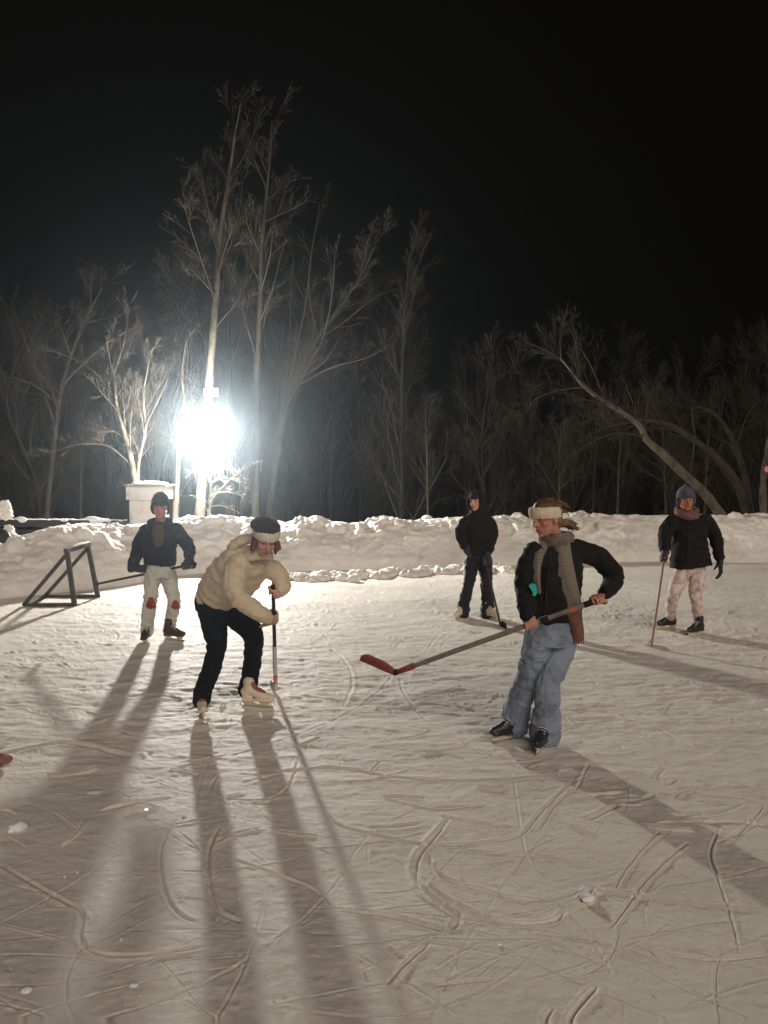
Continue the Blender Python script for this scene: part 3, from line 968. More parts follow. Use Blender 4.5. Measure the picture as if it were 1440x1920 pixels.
# ---- the skater with pale trousers and a dark beanie
def skater_in_pale_trousers():
    J = joints(dict(head=(301, 952, 7.86), neck=(301, 982, 7.90), sh_a=(272, 994, 7.90), sh_b=(331, 991, 7.90), el_a=(256, 1038, 7.90), wr_a=(247, 1064, 7.76),
                    el_b=(355, 1028, 7.95), wr_b=(354, 1046, 7.80), pelvis=(300, 1060, 7.90), hip_a=(287, 1068, 7.88), hip_b=(315, 1068, 7.92),
                    kn_a=(281, 1132, 7.78), kn_b=(326, 1132, 7.88), an_a=(275, 1184, 7.88), an_b=(316, 1178, 8.02)))
    root = thing('person', (J['pelvis'][0], J['pelvis'][1], 0), 'skater in pale trousers with red knees and a dark knit hat', 'person')
    F = frame((.12, -1, -.10), roll=.03)
    r, f, u = F
    h = J['head']
    top, heel = P(366, 1057, 7.66), P(182, 1095, 8.55)
    ax = unit(heel - top)
    gb, ga = top + ax * .11, P(249, 1080, 7.66)
    t = (ga - top).dot(ax)
    ga = top + ax * t
    S = Soup()
    body_pieces(S, J, F)
    head_pieces(S, h, F)
    grip_hand(S, J['wr_a'], ga, -ax)
    grip_hand(S, J['wr_b'], gb, -ax)
    me = solid(S, .0075, 2, head_shape(h, F))
    head_tint(me, h, F, 1, (.52, .27, .22), (.52, .14, .13), (.06, .04, .03))
    body = finish('body', me, 'skin', root)
    eyes(root, body, h, F, 1)
    S = Soup()
    X = V3(1, 0, 0)
    torso(S, J, [(299, 1059, 7.9, .162, .125), (300, 1045, 7.9, .172, .135), (300, 1018, 7.9, .175, .135), (301, 1000, 7.9, .185, .125), (301, 988, 7.9, .15, .10), (301, 978, 7.9, .085, .085)], X, X)
    S.tube([P(276, 996, 7.9), P(263, 1018, 7.9), J['el_a'], P(250, 1055, 7.82)], [.082, .076, .068, .056], folds=[(.2, .1, .07, .05)])
    S.tube([P(328, 993, 7.9), P(343, 1010, 7.93), J['el_b'], P(355, 1042, 7.84)], [.082, .076, .068, .056], folds=[(.15, .1, .07, .05)])
    jk = solid(S, .009, 4, wrinkle=(.0120, .08, 61))
    tr = bvh(jk)
    jacket = finish('jacket', jk, 'navy_jacket', root)
    S = Soup()
    ring_band(S, P(300, 979, 7.9), frame((0, -1, 0)), .112, .095, .020, 0, -.022, (1.2, 1.5))
    finish('collar', solid(S, .009, 3, wrinkle=(.006, .05, 62)), 'navy_jacket', root, jacket)
    q = [snap(tr, x, y, .006, 7.75) for x, y in ((297, 982), (296, 996), (296, 1012), (297, 1026))]
    finish('shirt_front', ribbon(q, [.10, .12, .11, .07], .014, V3(0, -1, .1), wave=.005).mesh(), 'brown_shirt', root)
    S = Soup()
    torso(S, J, [(300, 1086, 7.88, .135, .105), (300, 1070, 7.9, .152, .12), (300, 1050, 7.9, .148, .11)], X, X)
    S.tube([P(287, 1074, 7.88), P(284, 1104, 7.83), P(281, 1132, 7.78), P(277, 1162, 7.85), P(275, 1185, 7.90)], [.090, .080, .070, .068, .066], folds=[(.3, .1, .07, .06), (.55, .1, .08, .05)])
    S.tube([P(314, 1074, 7.92), P(321, 1104, 7.90), P(326, 1132, 7.88), P(321, 1160, 7.95), P(317, 1180, 8.0)], [.090, .080, .070, .066, .062], folds=[(.3, .1, .07, .06), (.55, .1, .08, .05)])
    tm = solid(S, .009, 3, wrinkle=(.0120, .08, 63))
    tt = bvh(tm)
    tro = finish('trousers', tm, 'pale_trousers', root)
    for (cx, cy, w, hh) in ((283, 1131, 8.5, 13), (329, 1134, 7, 10)):
        S = Soup()
        n = 14
        ring = [(cx + w * math.cos(a) * (1 + .25 * math.sin(3 * a)), cy + hh * math.sin(a) * (1 + .15 * math.cos(2 * a))) for a in np.linspace(0, 2 * math.pi, n, endpoint=False)]
        L3 = lambda lift: [p for p in (snap(tt, x, y, lift, None) for x, y in ring)]
        A, B = L3(.010), L3(-.010)
        cA = snap(tt, cx, cy, .018, None)
        ok = [i for i in range(n) if A[i] is not None]
        A, B = [A[i] for i in ok], [B[i] for i in ok]
        n = len(ok)
        S.add(A + B + [cA], [(i, (i + 1) % n, 2 * n) for i in range(n)] + [(i, i + n, (i + 1) % n + n, (i + 1) % n) for i in range(n)] + [tuple(range(2 * n - 1, n - 1, -1))])
        finish('knee_patch', S.mesh(), 'red_knee', root, tro)
    skate(root, body, G(275, 1203), (.10, -1), 'brown_boot', 'holder_pale', voxel=.008)
    skate(root, body, G(317, 1201), (.93, -.30), 'brown_boot', 'holder_pale', voxel=.008)
    S = Soup()
    S.ball(h + u * .068 - f * .008, (.092, .106, .100), F, zmin=-.035)
    ring_band(S, h, F, .082, .098, .016, .052, .006, (.9, 1.7))
    for sx in (-1, 1):
        S.tube([h + r * sx * .083 + u * .02, h + r * sx * .082 - u * .03 - f * .005, h + r * sx * .070 - u * .065], [.020, .022, .014], n=10)
    finish('knit_hat', solid(S, .007, 3, wrinkle=(.005, .04, 64)), 'dark_knit', root)
    gloves(root, body, J, 'a', ga, -ax, 'dark_glove', 1.6)
    gloves(root, body, J, 'b', gb, -ax, 'dark_glove', 1.5)
    tuck(root, [(J['head'], .16)])
    st = thing('hockey_stick', heel, 'black hockey stick reaching from gloved hands towards the small goal', 'hockey stick')
    stick(st, top, heel, heel + V3(-.10, .22, -.04), (0, 0, 1), 'shaft_black', 'black_tape', [('grip_tape', 0, .12, 'black_tape'), ('tape_band', .30, .36, 'brown_shirt')], w=.036, t=.026)


# ---- the skater all in black
def skater_in_black():
    J = joints(dict(head=(893, 941, 9.12), neck=(897, 962, 9.16), sh_a=(873, 972, 9.10), sh_b=(918, 972, 9.20), el_a=(863, 996, 9.12), wr_a=(871, 1026, 9.04),
                    el_b=(923, 1010, 9.18), wr_b=(915, 1036, 9.02), pelvis=(896, 1040, 9.16), hip_a=(885, 1046, 9.14), hip_b=(910, 1046, 9.18),
                    kn_a=(879, 1094, 9.10), kn_b=(912, 1094, 9.10), an_a=(867, 1142, 9.14), an_b=(914, 1148, 9.12)))
    root = thing('person', (J['pelvis'][0], J['pelvis'][1], 0), 'skater all in black with hood up and pale skates standing by the snow bank', 'person')
    F = frame((-.55, -.85, 0.0), roll=-.04)
    r, f, u = F
    h = J['head']
    top, heel = P(908, 1040, 8.94), G(938, 1174)
    ax = unit(heel - top)
    gb, ga = top + ax * .08, top + ax * .02
    S = Soup()
    body_pieces(S, J, F)
    head_pieces(S, h, F)
    grip_hand(S, J['wr_b'], gb, -ax)
    open_hand(S, J['wr_a'], unit(V3(.6, .1, -.7)), V3(0, 1, 0), .95)
    me = solid(S, .0075, 2, head_shape(h, F))
    head_tint(me, h, F, 1, (.60, .34, .24), (.58, .20, .14), (.08, .05, .03))
    body = finish('body', me, 'skin', root)
    eyes(root, body, h, F, 1)
    S = Soup()
    l0 = unit(V3(.97, .25, 0))
    torso(S, J, [(896, 1038, 9.16, .165, .14), (896, 1020, 9.16, .172, .15), (896, 998, 9.16, .172, .15), (896, 980, 9.16, .165, .13), (897, 968, 9.16, .135, .11), (898, 957, 9.16, .095, .095)], l0, l0)
    S.tube([P(877, 975, 9.12), P(866, 988, 9.10), P(864, 1004, 9.10), P(870, 1024, 9.05)], [.070, .072, .066, .054], folds=[(.15, .1, .06, .05)])
    S.tube([P(916, 975, 9.18), P(923, 992, 9.19), P(922, 1012, 9.16), P(916, 1033, 9.04)], [.070, .072, .068, .054], folds=[(.2, .1, .06, .05)])
    jacket = finish('jacket', solid(S, .009, 4, wrinkle=(.0135, .09, 71)), 'black_jacket', root)
    S = Soup()
    S.ball(h - f * .032 + u * .012, (.108, .100, .130), F)
    S.tube([h - f * .05 - u * .04, h - f * .07 - u * .12], [.105, .12], n=16)
    ring_band(S, h + f * .03, (r, u, -f), .090, .112, .022, .0, 0, (1, 1.2))
    hm = solid(S, .008, 4, wrinkle=(.005, .06, 72))
    finish('hood', hm, 'black_jacket', root, jacket)
    S = Soup()
    S.ball(h + u * .045 - f * .004, (.084, .104, .088), F, zmin=-.012)
    finish('knit_hat', solid(S, .008, 3, wrinkle=(.004, .04, 73)), 'dark_knit', root)
    S = Soup()
    torso(S, J, [(897, 1062, 9.15, .135, .11), (897, 1048, 9.16, .155, .13), (897, 1032, 9.16, .15, .12)], l0, l0)
    S.tube([P(885, 1052, 9.14), P(882, 1075, 9.12), P(879, 1096, 9.1), P(872, 1122, 9.12), P(867, 1149, 9.15)], [.094, .080, .068, .074, .090], folds=[(.3, .1, .07, .07), (.6, .1, .08, .06)])
    S.tube([P(909, 1052, 9.17), P(911, 1075, 9.14), P(912, 1096, 9.1), P(914, 1124, 9.1), P(914, 1154, 9.12)], [.094, .082, .070, .076, .096], folds=[(.3, .1, .07, .07), (.6, .1, .08, .06)])
    finish('snow_trousers', solid(S, .009, 3, wrinkle=(.0120, .08, 74)), 'black_snow_pants', root)
    skate(root, body, G(866, 1159), (-.5, -.85), 'white_boot', 'holder_pale', voxel=.008)
    skate(root, body, G(914, 1161), (.6, -.75), 'white_boot', 'holder_pale', voxel=.008)
    gloves(root, body, J, 'b', gb, -ax, 'dark_glove', 1.25)
    S = Soup()
    open_hand(S, J['wr_a'], unit(V3(.6, .1, -.7)), V3(0, 1, 0), 1.2)
    finish('glove', solid(S, .007, 3), 'dark_glove', root)
    tuck(root, [(J['head'], .15)])
    st = thing('hockey_stick', heel, 'dark hockey stick slanting past the black trousers to the ice', 'hockey stick')
    stick(st, top, heel + V3(0, 0, .02), heel + V3(.06, -.20, .01), (0, 0, 1), 'shaft_black', 'black_tape', [('grip_tape', 0, .12, 'black_tape'), ('tape_band', .78, .84, 'shaft_brown')], w=.026, t=.018)


# ---- the skater in patterned pale trousers
def skater_in_print():
    J = joints(dict(head=(1286, 938, 8.20), neck=(1289, 964, 8.25), sh_a=(1259, 976, 8.22), sh_b=(1324, 974, 8.26), el_a=(1245, 1006, 8.20), wr_a=(1246, 1034, 8.06),
                    el_b=(1344, 1016, 8.24), wr_b=(1349, 1048, 8.12), pelvis=(1294, 1058, 8.25), hip_a=(1280, 1066, 8.22), hip_b=(1309, 1066, 8.26),
                    kn_a=(1264, 1113, 8.14), kn_b=(1304, 1113, 8.06), an_a=(1258, 1148, 8.30), an_b=(1311, 1156, 8.16)))
    root = thing('person', (J['pelvis'][0], J['pelvis'][1], 0), 'skater in pink-white patterned trousers, dark coat and grey knit hat leaning on a thin stick', 'person')
    F = frame((-.12, -1, -.05), roll=-.04)
    r, f, u = F
    h = J['head']
    top, heel = P(1247, 1034, 7.98), G(1221, 1216)
    ax = unit(heel - top)
    ga = top + ax * .06
    S = Soup()
    body_pieces(S, J, F)
    head_pieces(S, h, F)
    grip_hand(S, J['wr_a'], ga, -ax)
    hd = unit(V3(.10, -.1, -1))
    open_hand(S, J['wr_b'], hd, V3(-1, .2, 0), .95)
    me = solid(S, .0075, 2, head_shape(h, F))
    head_tint(me, h, F, 1, (.46, .21, .12), (.45, .13, .08), (.06, .035, .02))
    body = finish('body', me, 'skin', root)
    eyes(root, body, h, F, 1)
    S = Soup()
    X = V3(1, 0, 0)
    torso(S, J, [(1295, 1062, 8.25, .222, .165), (1294, 1050, 8.25, .215, .16), (1293, 1022, 8.25, .195, .15), (1292, 994, 8.25, .190, .14), (1290, 980, 8.25, .165, .11), (1289, 965, 8.25, .095, .095)], X, X)
    S.tube([P(1262, 979, 8.23), P(1250, 993, 8.22), P(1246, 1010, 8.18), P(1246, 1030, 8.08)], [.084, .080, .070, .058], folds=[(.2, .1, .06, .05)])
    S.tube([P(1322, 977, 8.26), P(1336, 995, 8.26), P(1344, 1016, 8.23), P(1349, 1044, 8.13)], [.084, .080, .070, .056], folds=[(.2, .1, .06, .05)])
    jk = solid(S, .009, 4, wrinkle=(.0120, .09, 81))
    tr = bvh(jk)
    jacket = finish('coat', jk, 'black_jacket', root)
    S = Soup()
    for y in (990, 1008, 1026, 1044):
        p = snap(tr, 1291, y, .004, 8.1)
        S2 = Soup()
        S2.ball(p, (.011, .005, .011))
        finish('button', S2.mesh(), 'shaft_black', root, jacket)
    S = Soup()
    ring_band(S, P(1288, 963, 8.22), frame((0, -1, 0)), .100, .092, .032, 0, -.02, (1, 1.35))
    ring_band(S, P(1288, 957, 8.25), frame((0, -1, 0)), .108, .085, .024, 0, -.025, (1, 1.4))
    finish('scarf', solid(S, .008, 3, wrinkle=(.012, .05, 82)), 'dusty_pink', root)
    S = Soup()
    S.ball(h + u * .062 - f * .008, (.094, .107, .092), F, zmin=-.03)
    S.tube([h + u * .13, h + u * .165 + r * .005], [.05, .015], n=12)
    ring_band(S, h, F, .084, .098, .016, .052, .006, (.9, 1.7))
    for sx in (-1, 1):
        S.tube([h + r * sx * .085 + u * .02, h + r * sx * .085 - u * .03 - f * .005, h + r * sx * .074 - u * .06], [.020, .022, .012], n=10)
    finish('knit_hat', solid(S, .007, 3, wrinkle=(.005, .04, 83)), 'grey_knit', root)
    S = Soup()
    torso(S, J, [(1294, 1082, 8.2, .14, .11), (1294, 1066, 8.25, .155, .125), (1294, 1046, 8.25, .15, .12)], X, X)
    S.tube([P(1279, 1072, 8.22), P(1270, 1094, 8.18), P(1264, 1114, 8.14), P(1259, 1134, 8.26), P(1258, 1155, 8.42)], [.092, .084, .070, .062, .052], folds=[(.25, .1, .06, .06), (.45, .1, .06, .05)])
    S.tube([P(1309, 1072, 8.25), P(1307, 1094, 8.16), P(1304, 1114, 8.07), P(1307, 1138, 8.12), P(1311, 1164, 8.20)], [.092, .084, .070, .062, .052], folds=[(.25, .1, .06, .06), (.45, .1, .06, .05)])
    finish('trousers', solid(S, .009, 3, wrinkle=(.0105, .08, 84)), 'pink_print', root)
    skate(root, body, G(1258, 1180), (-.93, -.35), 'black_boot', 'holder_pale', voxel=.008)
    skate(root, body, G(1311, 1192), (-.85, -.5), 'black_boot', 'holder_pale', voxel=.008)
    gloves(root, body, J, 'a', ga, -ax, 'dark_glove', 1.3)
    S = Soup()
    open_hand(S, J['wr_b'], hd, V3(-1, .2, 0), 1.35, arm_from=J['wr_b'] + V3(0, .01, .06))
    finish('glove', solid(S, .007, 3, wrinkle=(.004, .03, 85)), 'dark_glove', root)
    tuck(root, [(J['head'], .16)])
    st = thing('hockey_stick', heel, 'thin brown wooden stick standing on the ice beside patterned trousers', 'hockey stick')
    stick(st, top, heel + V3(0, 0, .02), heel + V3(.03, .2, .01), (0, 0, 1), 'shaft_brown', 'shaft_brown', [('grip_tape', 0, .10, 'black_tape')], w=.028, t=.02, bh=.05)


skater_in_jeans()
bent_skater()
skater_in_pale_trousers()
skater_in_black()
skater_in_print()


# ------------------------------------------------------------------ goal frame
def goal():
    A0, A1 = G(140, 1137), P(126, 1034, 9.97)         # near upright
    B0, B1 = G(184, 1121), P(165, 1023, 10.7)
    A2, B2 = G(44, 1138), G(84, 1121)
    root = thing('goal_frame', (A0 + B0 + A2 + B2) / 4 * V3(1, 1, 0), 'small dark wooden goal frame without a net standing by the snow bank', 'goal')
    up = V3(0, 0, .022)
    for nm, a, b in (('upright', A0, A1), ('upright', B0, B1), ('brace', A2 + up, A1 - V3(0, 0, .03)), ('brace', B2 + up, B1 - V3(0, 0, .03)),
                     ('base_rail', A0 + up + V3(-.03, 0, 0), A2 + up), ('base_rail', B0 + up + V3(-.03, 0, 0), B2 + up), ('base_rail', A2 + up + V3(.03, .03, 0), B2 + up + V3(.03, -.03, 0)),
                     ('crossbar', A1 + V3(-.002, -.05, .012), B1 + V3(-.002, .05, .012))):
        S = Soup()
        w = .055 if nm != 'brace' else .048
        S.beam(a, b, w, w if nm != 'crossbar' else .06, (0, 1, .2) if nm in ('upright', 'brace') else (0, 0, 1))
        finish(nm, bevel(S.mesh(), .006), 'goal_wood', root, smooth=False)
    S = Soup()
    a, b = A1 + V3(0, .16, .05), B1 + V3(0, .03, .05)
    S.tube([a, a * .6 + b * .4 + V3(0, 0, .008), a * .3 + b * .7, b], [.020, .028, .027, .022], n=12, flat=(.6, 1.2), ref=(0, 0, 1))
    o = finish('snow_strip', solid(S, .008, 3, wrinkle=(.006, .04, 91)), 'clean_snow')
    place(o, (a + b) / 2)
    tag(o, 'strip of bright snow lying on the crossbar of the goal frame', 'snow')


goal()


# ------------------------------------------------------------------ lamp on the tree, cabinet, barrier
LAMP = P(388, 815, 17.3)


def lamp():
    root = thing('floodlight', LAMP, 'bright round floodlight shining from the tree trunk over the rink', 'lamp')
    S = Soup()
    aim = unit(V3(.16, -1, -.12))
    S.ball(LAMP + V3(0, .02, 0), (.15, .15, .11), frame((1, .16, 0), up=aim)[0:2] + (aim,), n=24, m=16, zmin=0)
    finish('lens', S.mesh(), mat('lamp_glow', (1, 1, 1), emit=((1.0, .965, .90), LAMP_E)), root)
    S = Soup()
    S.loft([(LAMP + V3(0, .10, 0), V3(.17, 0, 0), V3(0, 0, .17)), (LAMP + V3(0, .17, 0), V3(.15, 0, 0), V3(0, 0, .15)), (LAMP + V3(0, .24, 0), V3(.08, 0, 0), V3(0, 0, .08))], n=24, sub=4, e=2)
    finish('housing', S.mesh(), 'lamp_metal', root)
    S = Soup()
    S.beam(LAMP + V3(0, .22, 0), LAMP + V3(0, .60, .02), .05, .05)
    S.beam(LAMP + V3(0, .24, -.02), LAMP + V3(0, .60, -.25), .03, .03)
    finish('bracket', S.mesh(), 'lamp_metal', root, smooth=False)
    c = P(395, 735, 17.4)
    root = thing('work_lamp', c, 'small white rectangular lamp fixed to the trunk above the bright floodlight', 'lamp')
    S = Soup()
    S.box(c + V3(0, .045, 0), (.165, .012, .085))
    finish('housing', bevel(S.mesh(), .006), 'white_paint', root, smooth=False)
    S = Soup()
    S.box(c, (.150, .033, .072))
    finish('lens', bevel(S.mesh(), .012), mat('lamp_soft', (1, 1, 1), emit=((.94, .97, 1.0), SPILL_E)), root, smooth=False)
    S = Soup()
    S.beam(c + V3(0, .03, 0), c + V3(0, .45, 0), .04, .04)
    finish('bracket', S.mesh(), 'lamp_metal', root, smooth=False)


LAMP_E, SPILL_E = 7700.0, 22.0
lamp()


def cabinet():
    d = 15.6
    c = P(275, 960, d)
    root = thing('utility_cabinet', (c[0], c[1], -.2), 'white weathered cabinet with an overhanging lid behind the snow bank', 'cabinet')
    mpx = d / 1400
    zt, zl, zb = P(275, 912, d)[2], P(275, 937, d)[2], -.2
    S = Soup()
    S.box((c[0] - .02, d + .25, (zl + zb) / 2), (.34, .27, (zl - zb) / 2 - .002))
    body = finish('box_body', bevel(S.mesh(), .02), 'white_paint', root, smooth=False)
    S = Soup()
    S.box((c[0] - .02, d - .027, (zl + zb) / 2 - .06), (.29, .008, (zl - zb) / 2 - .12))
    dr = finish('door', bevel(S.mesh(), .004), 'white_paint', root, smooth=False)
    S = Soup()
    S.box((c[0] + .21, d - .047, (zl + .3) / 2 + .3), (.015, .012, .06))
    finish('handle', bevel(S.mesh(), .004), 'lamp_metal', root, dr, smooth=False)
    S = Soup()
    S.box((c[0], d + .23, (zt + zl) / 2), (.40, .33, (zt - zl) / 2))
    lid = finish('lid', bevel(S.mesh(), .02), 'white_paint', root, smooth=False)
    S = Soup()
    S.box((c[0] + .01, d + .23, zt + .020), (.44, .37, .016))
    finish('lid_trim', bevel(S.mesh(), .006), 'brown_trim', root, lid, smooth=False)
    S = Soup()
    S.ball((c[0], d + .25, zt + .036), (.40, .33, .07), n=28, zmin=0)
    o = finish('snow_cushion', solid(S, .014, 3, wrinkle=(.02, .12, 95)), 'clean_snow')
    place(o, (c[0], d + .25, zt + .03))
    tag(o, 'low cushion of snow on the lid of the white cabinet', 'snow')


cabinet()


def barrier():
    d0, d1 = 13.0, 14.6
    a, b = P(-260, 979, 12.2), P(238, 982, 14.7)
    root = thing('wooden_barrier', (a + b) / 2 * V3(1, 1, 0), 'long dark wooden rail with snow along its top behind the snow bank', 'barrier')
    t = unit(b - a)
    S = Soup()
    S.beam(a, b, .05, .13)
    finish('top_rail', bevel(S.mesh(), .008), 'barrier_wood', root, smooth=False)
    S = Soup()
    S.beam(a + V3(0, .03, -.30), b + V3(0, .03, -.30), .03, .34)
    finish('kick_board', bevel(S.mesh(), .006), 'barrier_wood', root, smooth=False)
    L = np.linalg.norm(b - a)
    for i in range(5):
        p = a + t * (L * (i + .15) / 4.3)
        S = Soup()
        S.beam(V3(p[0], p[1] + .085, -.2), V3(p[0], p[1] + .085, p[2] + .03), .09, .09, (0, 1, 0))
        finish('post', bevel(S.mesh(), .008), 'barrier_wood', root, smooth=False)
    S = Soup()
    n = 60
    pts = [a + (b - a) * k / n + V3(0, 0, .068 + .006 * math.sin(k * 1.7)) for k in range(n + 1)]
    S.tube(pts, [.020 + .006 * math.sin(k * .9) * math.sin(k * 2.3) for k in range(n + 1)], n=10, sub=2, flat=(.8, 1.3), ref=(0, 0, 1))
    for px, hh, ww in ((160, .085, .16), (174, .06, .14), (190, .045, .12), (16, .06, .12), (100, .03, .1)):
        k = (px + 260) / 498.
        S.ball(a + (b - a) * k + V3(0, 0, .06), (ww, .05, hh))
    o = finish('snow_ribbon', solid(S, .012, 3, wrinkle=(.008, .05, 96)), 'clean_snow')
    place(o, a + (b - a) * .5)
    tag(o, 'thin line of snow with a small peak on the dark rail', 'snow')
    # snow-crusted lumps at the far end of the rail
    for (px, py, d, rx, rz, lab) in ((10, 955, 12.6, .13, .17, 'snow-crusted lump on top of the dark rail'), (17, 996, 12.3, .13, .10, 'snow-crusted lump below the dark rail')):
        S = Soup()
        p = P(px, py, d)
        S.ball(p, (rx * .7, rx * .7, rz))
        S.ball(p + V3(-.05, 0, -.05), (rx * .8, rx * .6, rz * .6))
        S.ball(p + V3(.05, -.02, -.08), (rx * .6, rx * .6, rz * .5))
        o = finish('snow_lump', solid(S, .012, 2, wrinkle=(.03, .07, int(py))), 'snow')
        place(o, p - V3(0, 0, rz))
        tag(o, lab, 'snow')
    p = P(2, 1010, 12.0)
    root = thing('small_wheel', p - V3(0, 0, .2), 'small dark wheel sunk in the snow bank under the rail', 'wheel')
    a_ = np.linspace(0, 2 * math.pi, 33)
    S = Soup()
    ring_band(S, p, (V3(1, 0, 0), V3(0, 0, 1), V3(0, -1, 0)), .12, .12, .04, 0, 0, (1, 1.2))
    finish('tyre', S.mesh(), 'shaft_black', root)
    S = Soup()
    S.loft([(p + V3(0, -.03, 0), V3(.09, 0, 0), V3(0, 0, .09)), (p + V3(0, .03, 0), V3(.09, 0, 0), V3(0, 0, .09))], n=20, sub=2, e=2)
    finish('rim', S.mesh(), 'lamp_metal', root)


barrier()


# ------------------------------------------------------------------ small things on the ice
def lump(name, p, r, seed, m, label, cat, group=None, flat=.55):
    S = Soup()
    S.ball(np.asarray(p) + V3(0, 0, r * flat * .5), (r, r * .8, r * flat))
    S.ball(np.asarray(p) + V3(r * .5, r * .2, r * .25), (r * .6, r * .5, r * flat * .8))
    S.ball(np.asarray(p) + V3(-r * .4, -r * .25, r * .2), (r * .5, r * .55, r * flat * .7))
    o = finish(name, solid(S, max(r * .09, .004), 4, wrinkle=(r * .16, r * .7, seed)), m)
    place(o, p)
    return tag(o, label, cat, group)


lump('snow_chunk', G(32, 1556), .045, 101, 'clean_snow', 'largest loose snow chunk, lying in a broad shadow on the ice', 'snow chunk')
lump('snow_chunk', G(1100, 1686), .030, 102, 'clean_snow', 'loose snow chunk at the start of a straight skate groove', 'snow chunk')
GRP = 'small loose snow chunks on the ice'
for i, (x, y, r) in enumerate(((1303, 1462, .016), (935, 1772, .013), (250, 1850, .016), (50, 1860, .02), (1312, 1335, .02), (345, 1530, .014), (620, 1220, .022))):
    lump('snow_chunk', G(x, y), r, 110 + i, 'clean_snow', 'small crumb of loose snow lying on the scratched ice', 'snow chunk', GRP)
p = G(-4, 1436)
S = Soup()
S.ball(p + V3(0, 0, .04), (.085, .06, .035))
S.tube([p + V3(-.12, .02, .035), p + V3(-.05, 0, .04)], [.04, .05], n=14)
S.tube([p + V3(-.02, -.05, .03), p + V3(.04, -.085, .025)], [.022, .016], n=10)
o = finish('mitten', solid(S, .006, 3, wrinkle=(.006, .03, 130)), 'mitten_red')
place(o, p)
tag(o, 'small dull red mitten lying on the scratched ice', 'mitten')


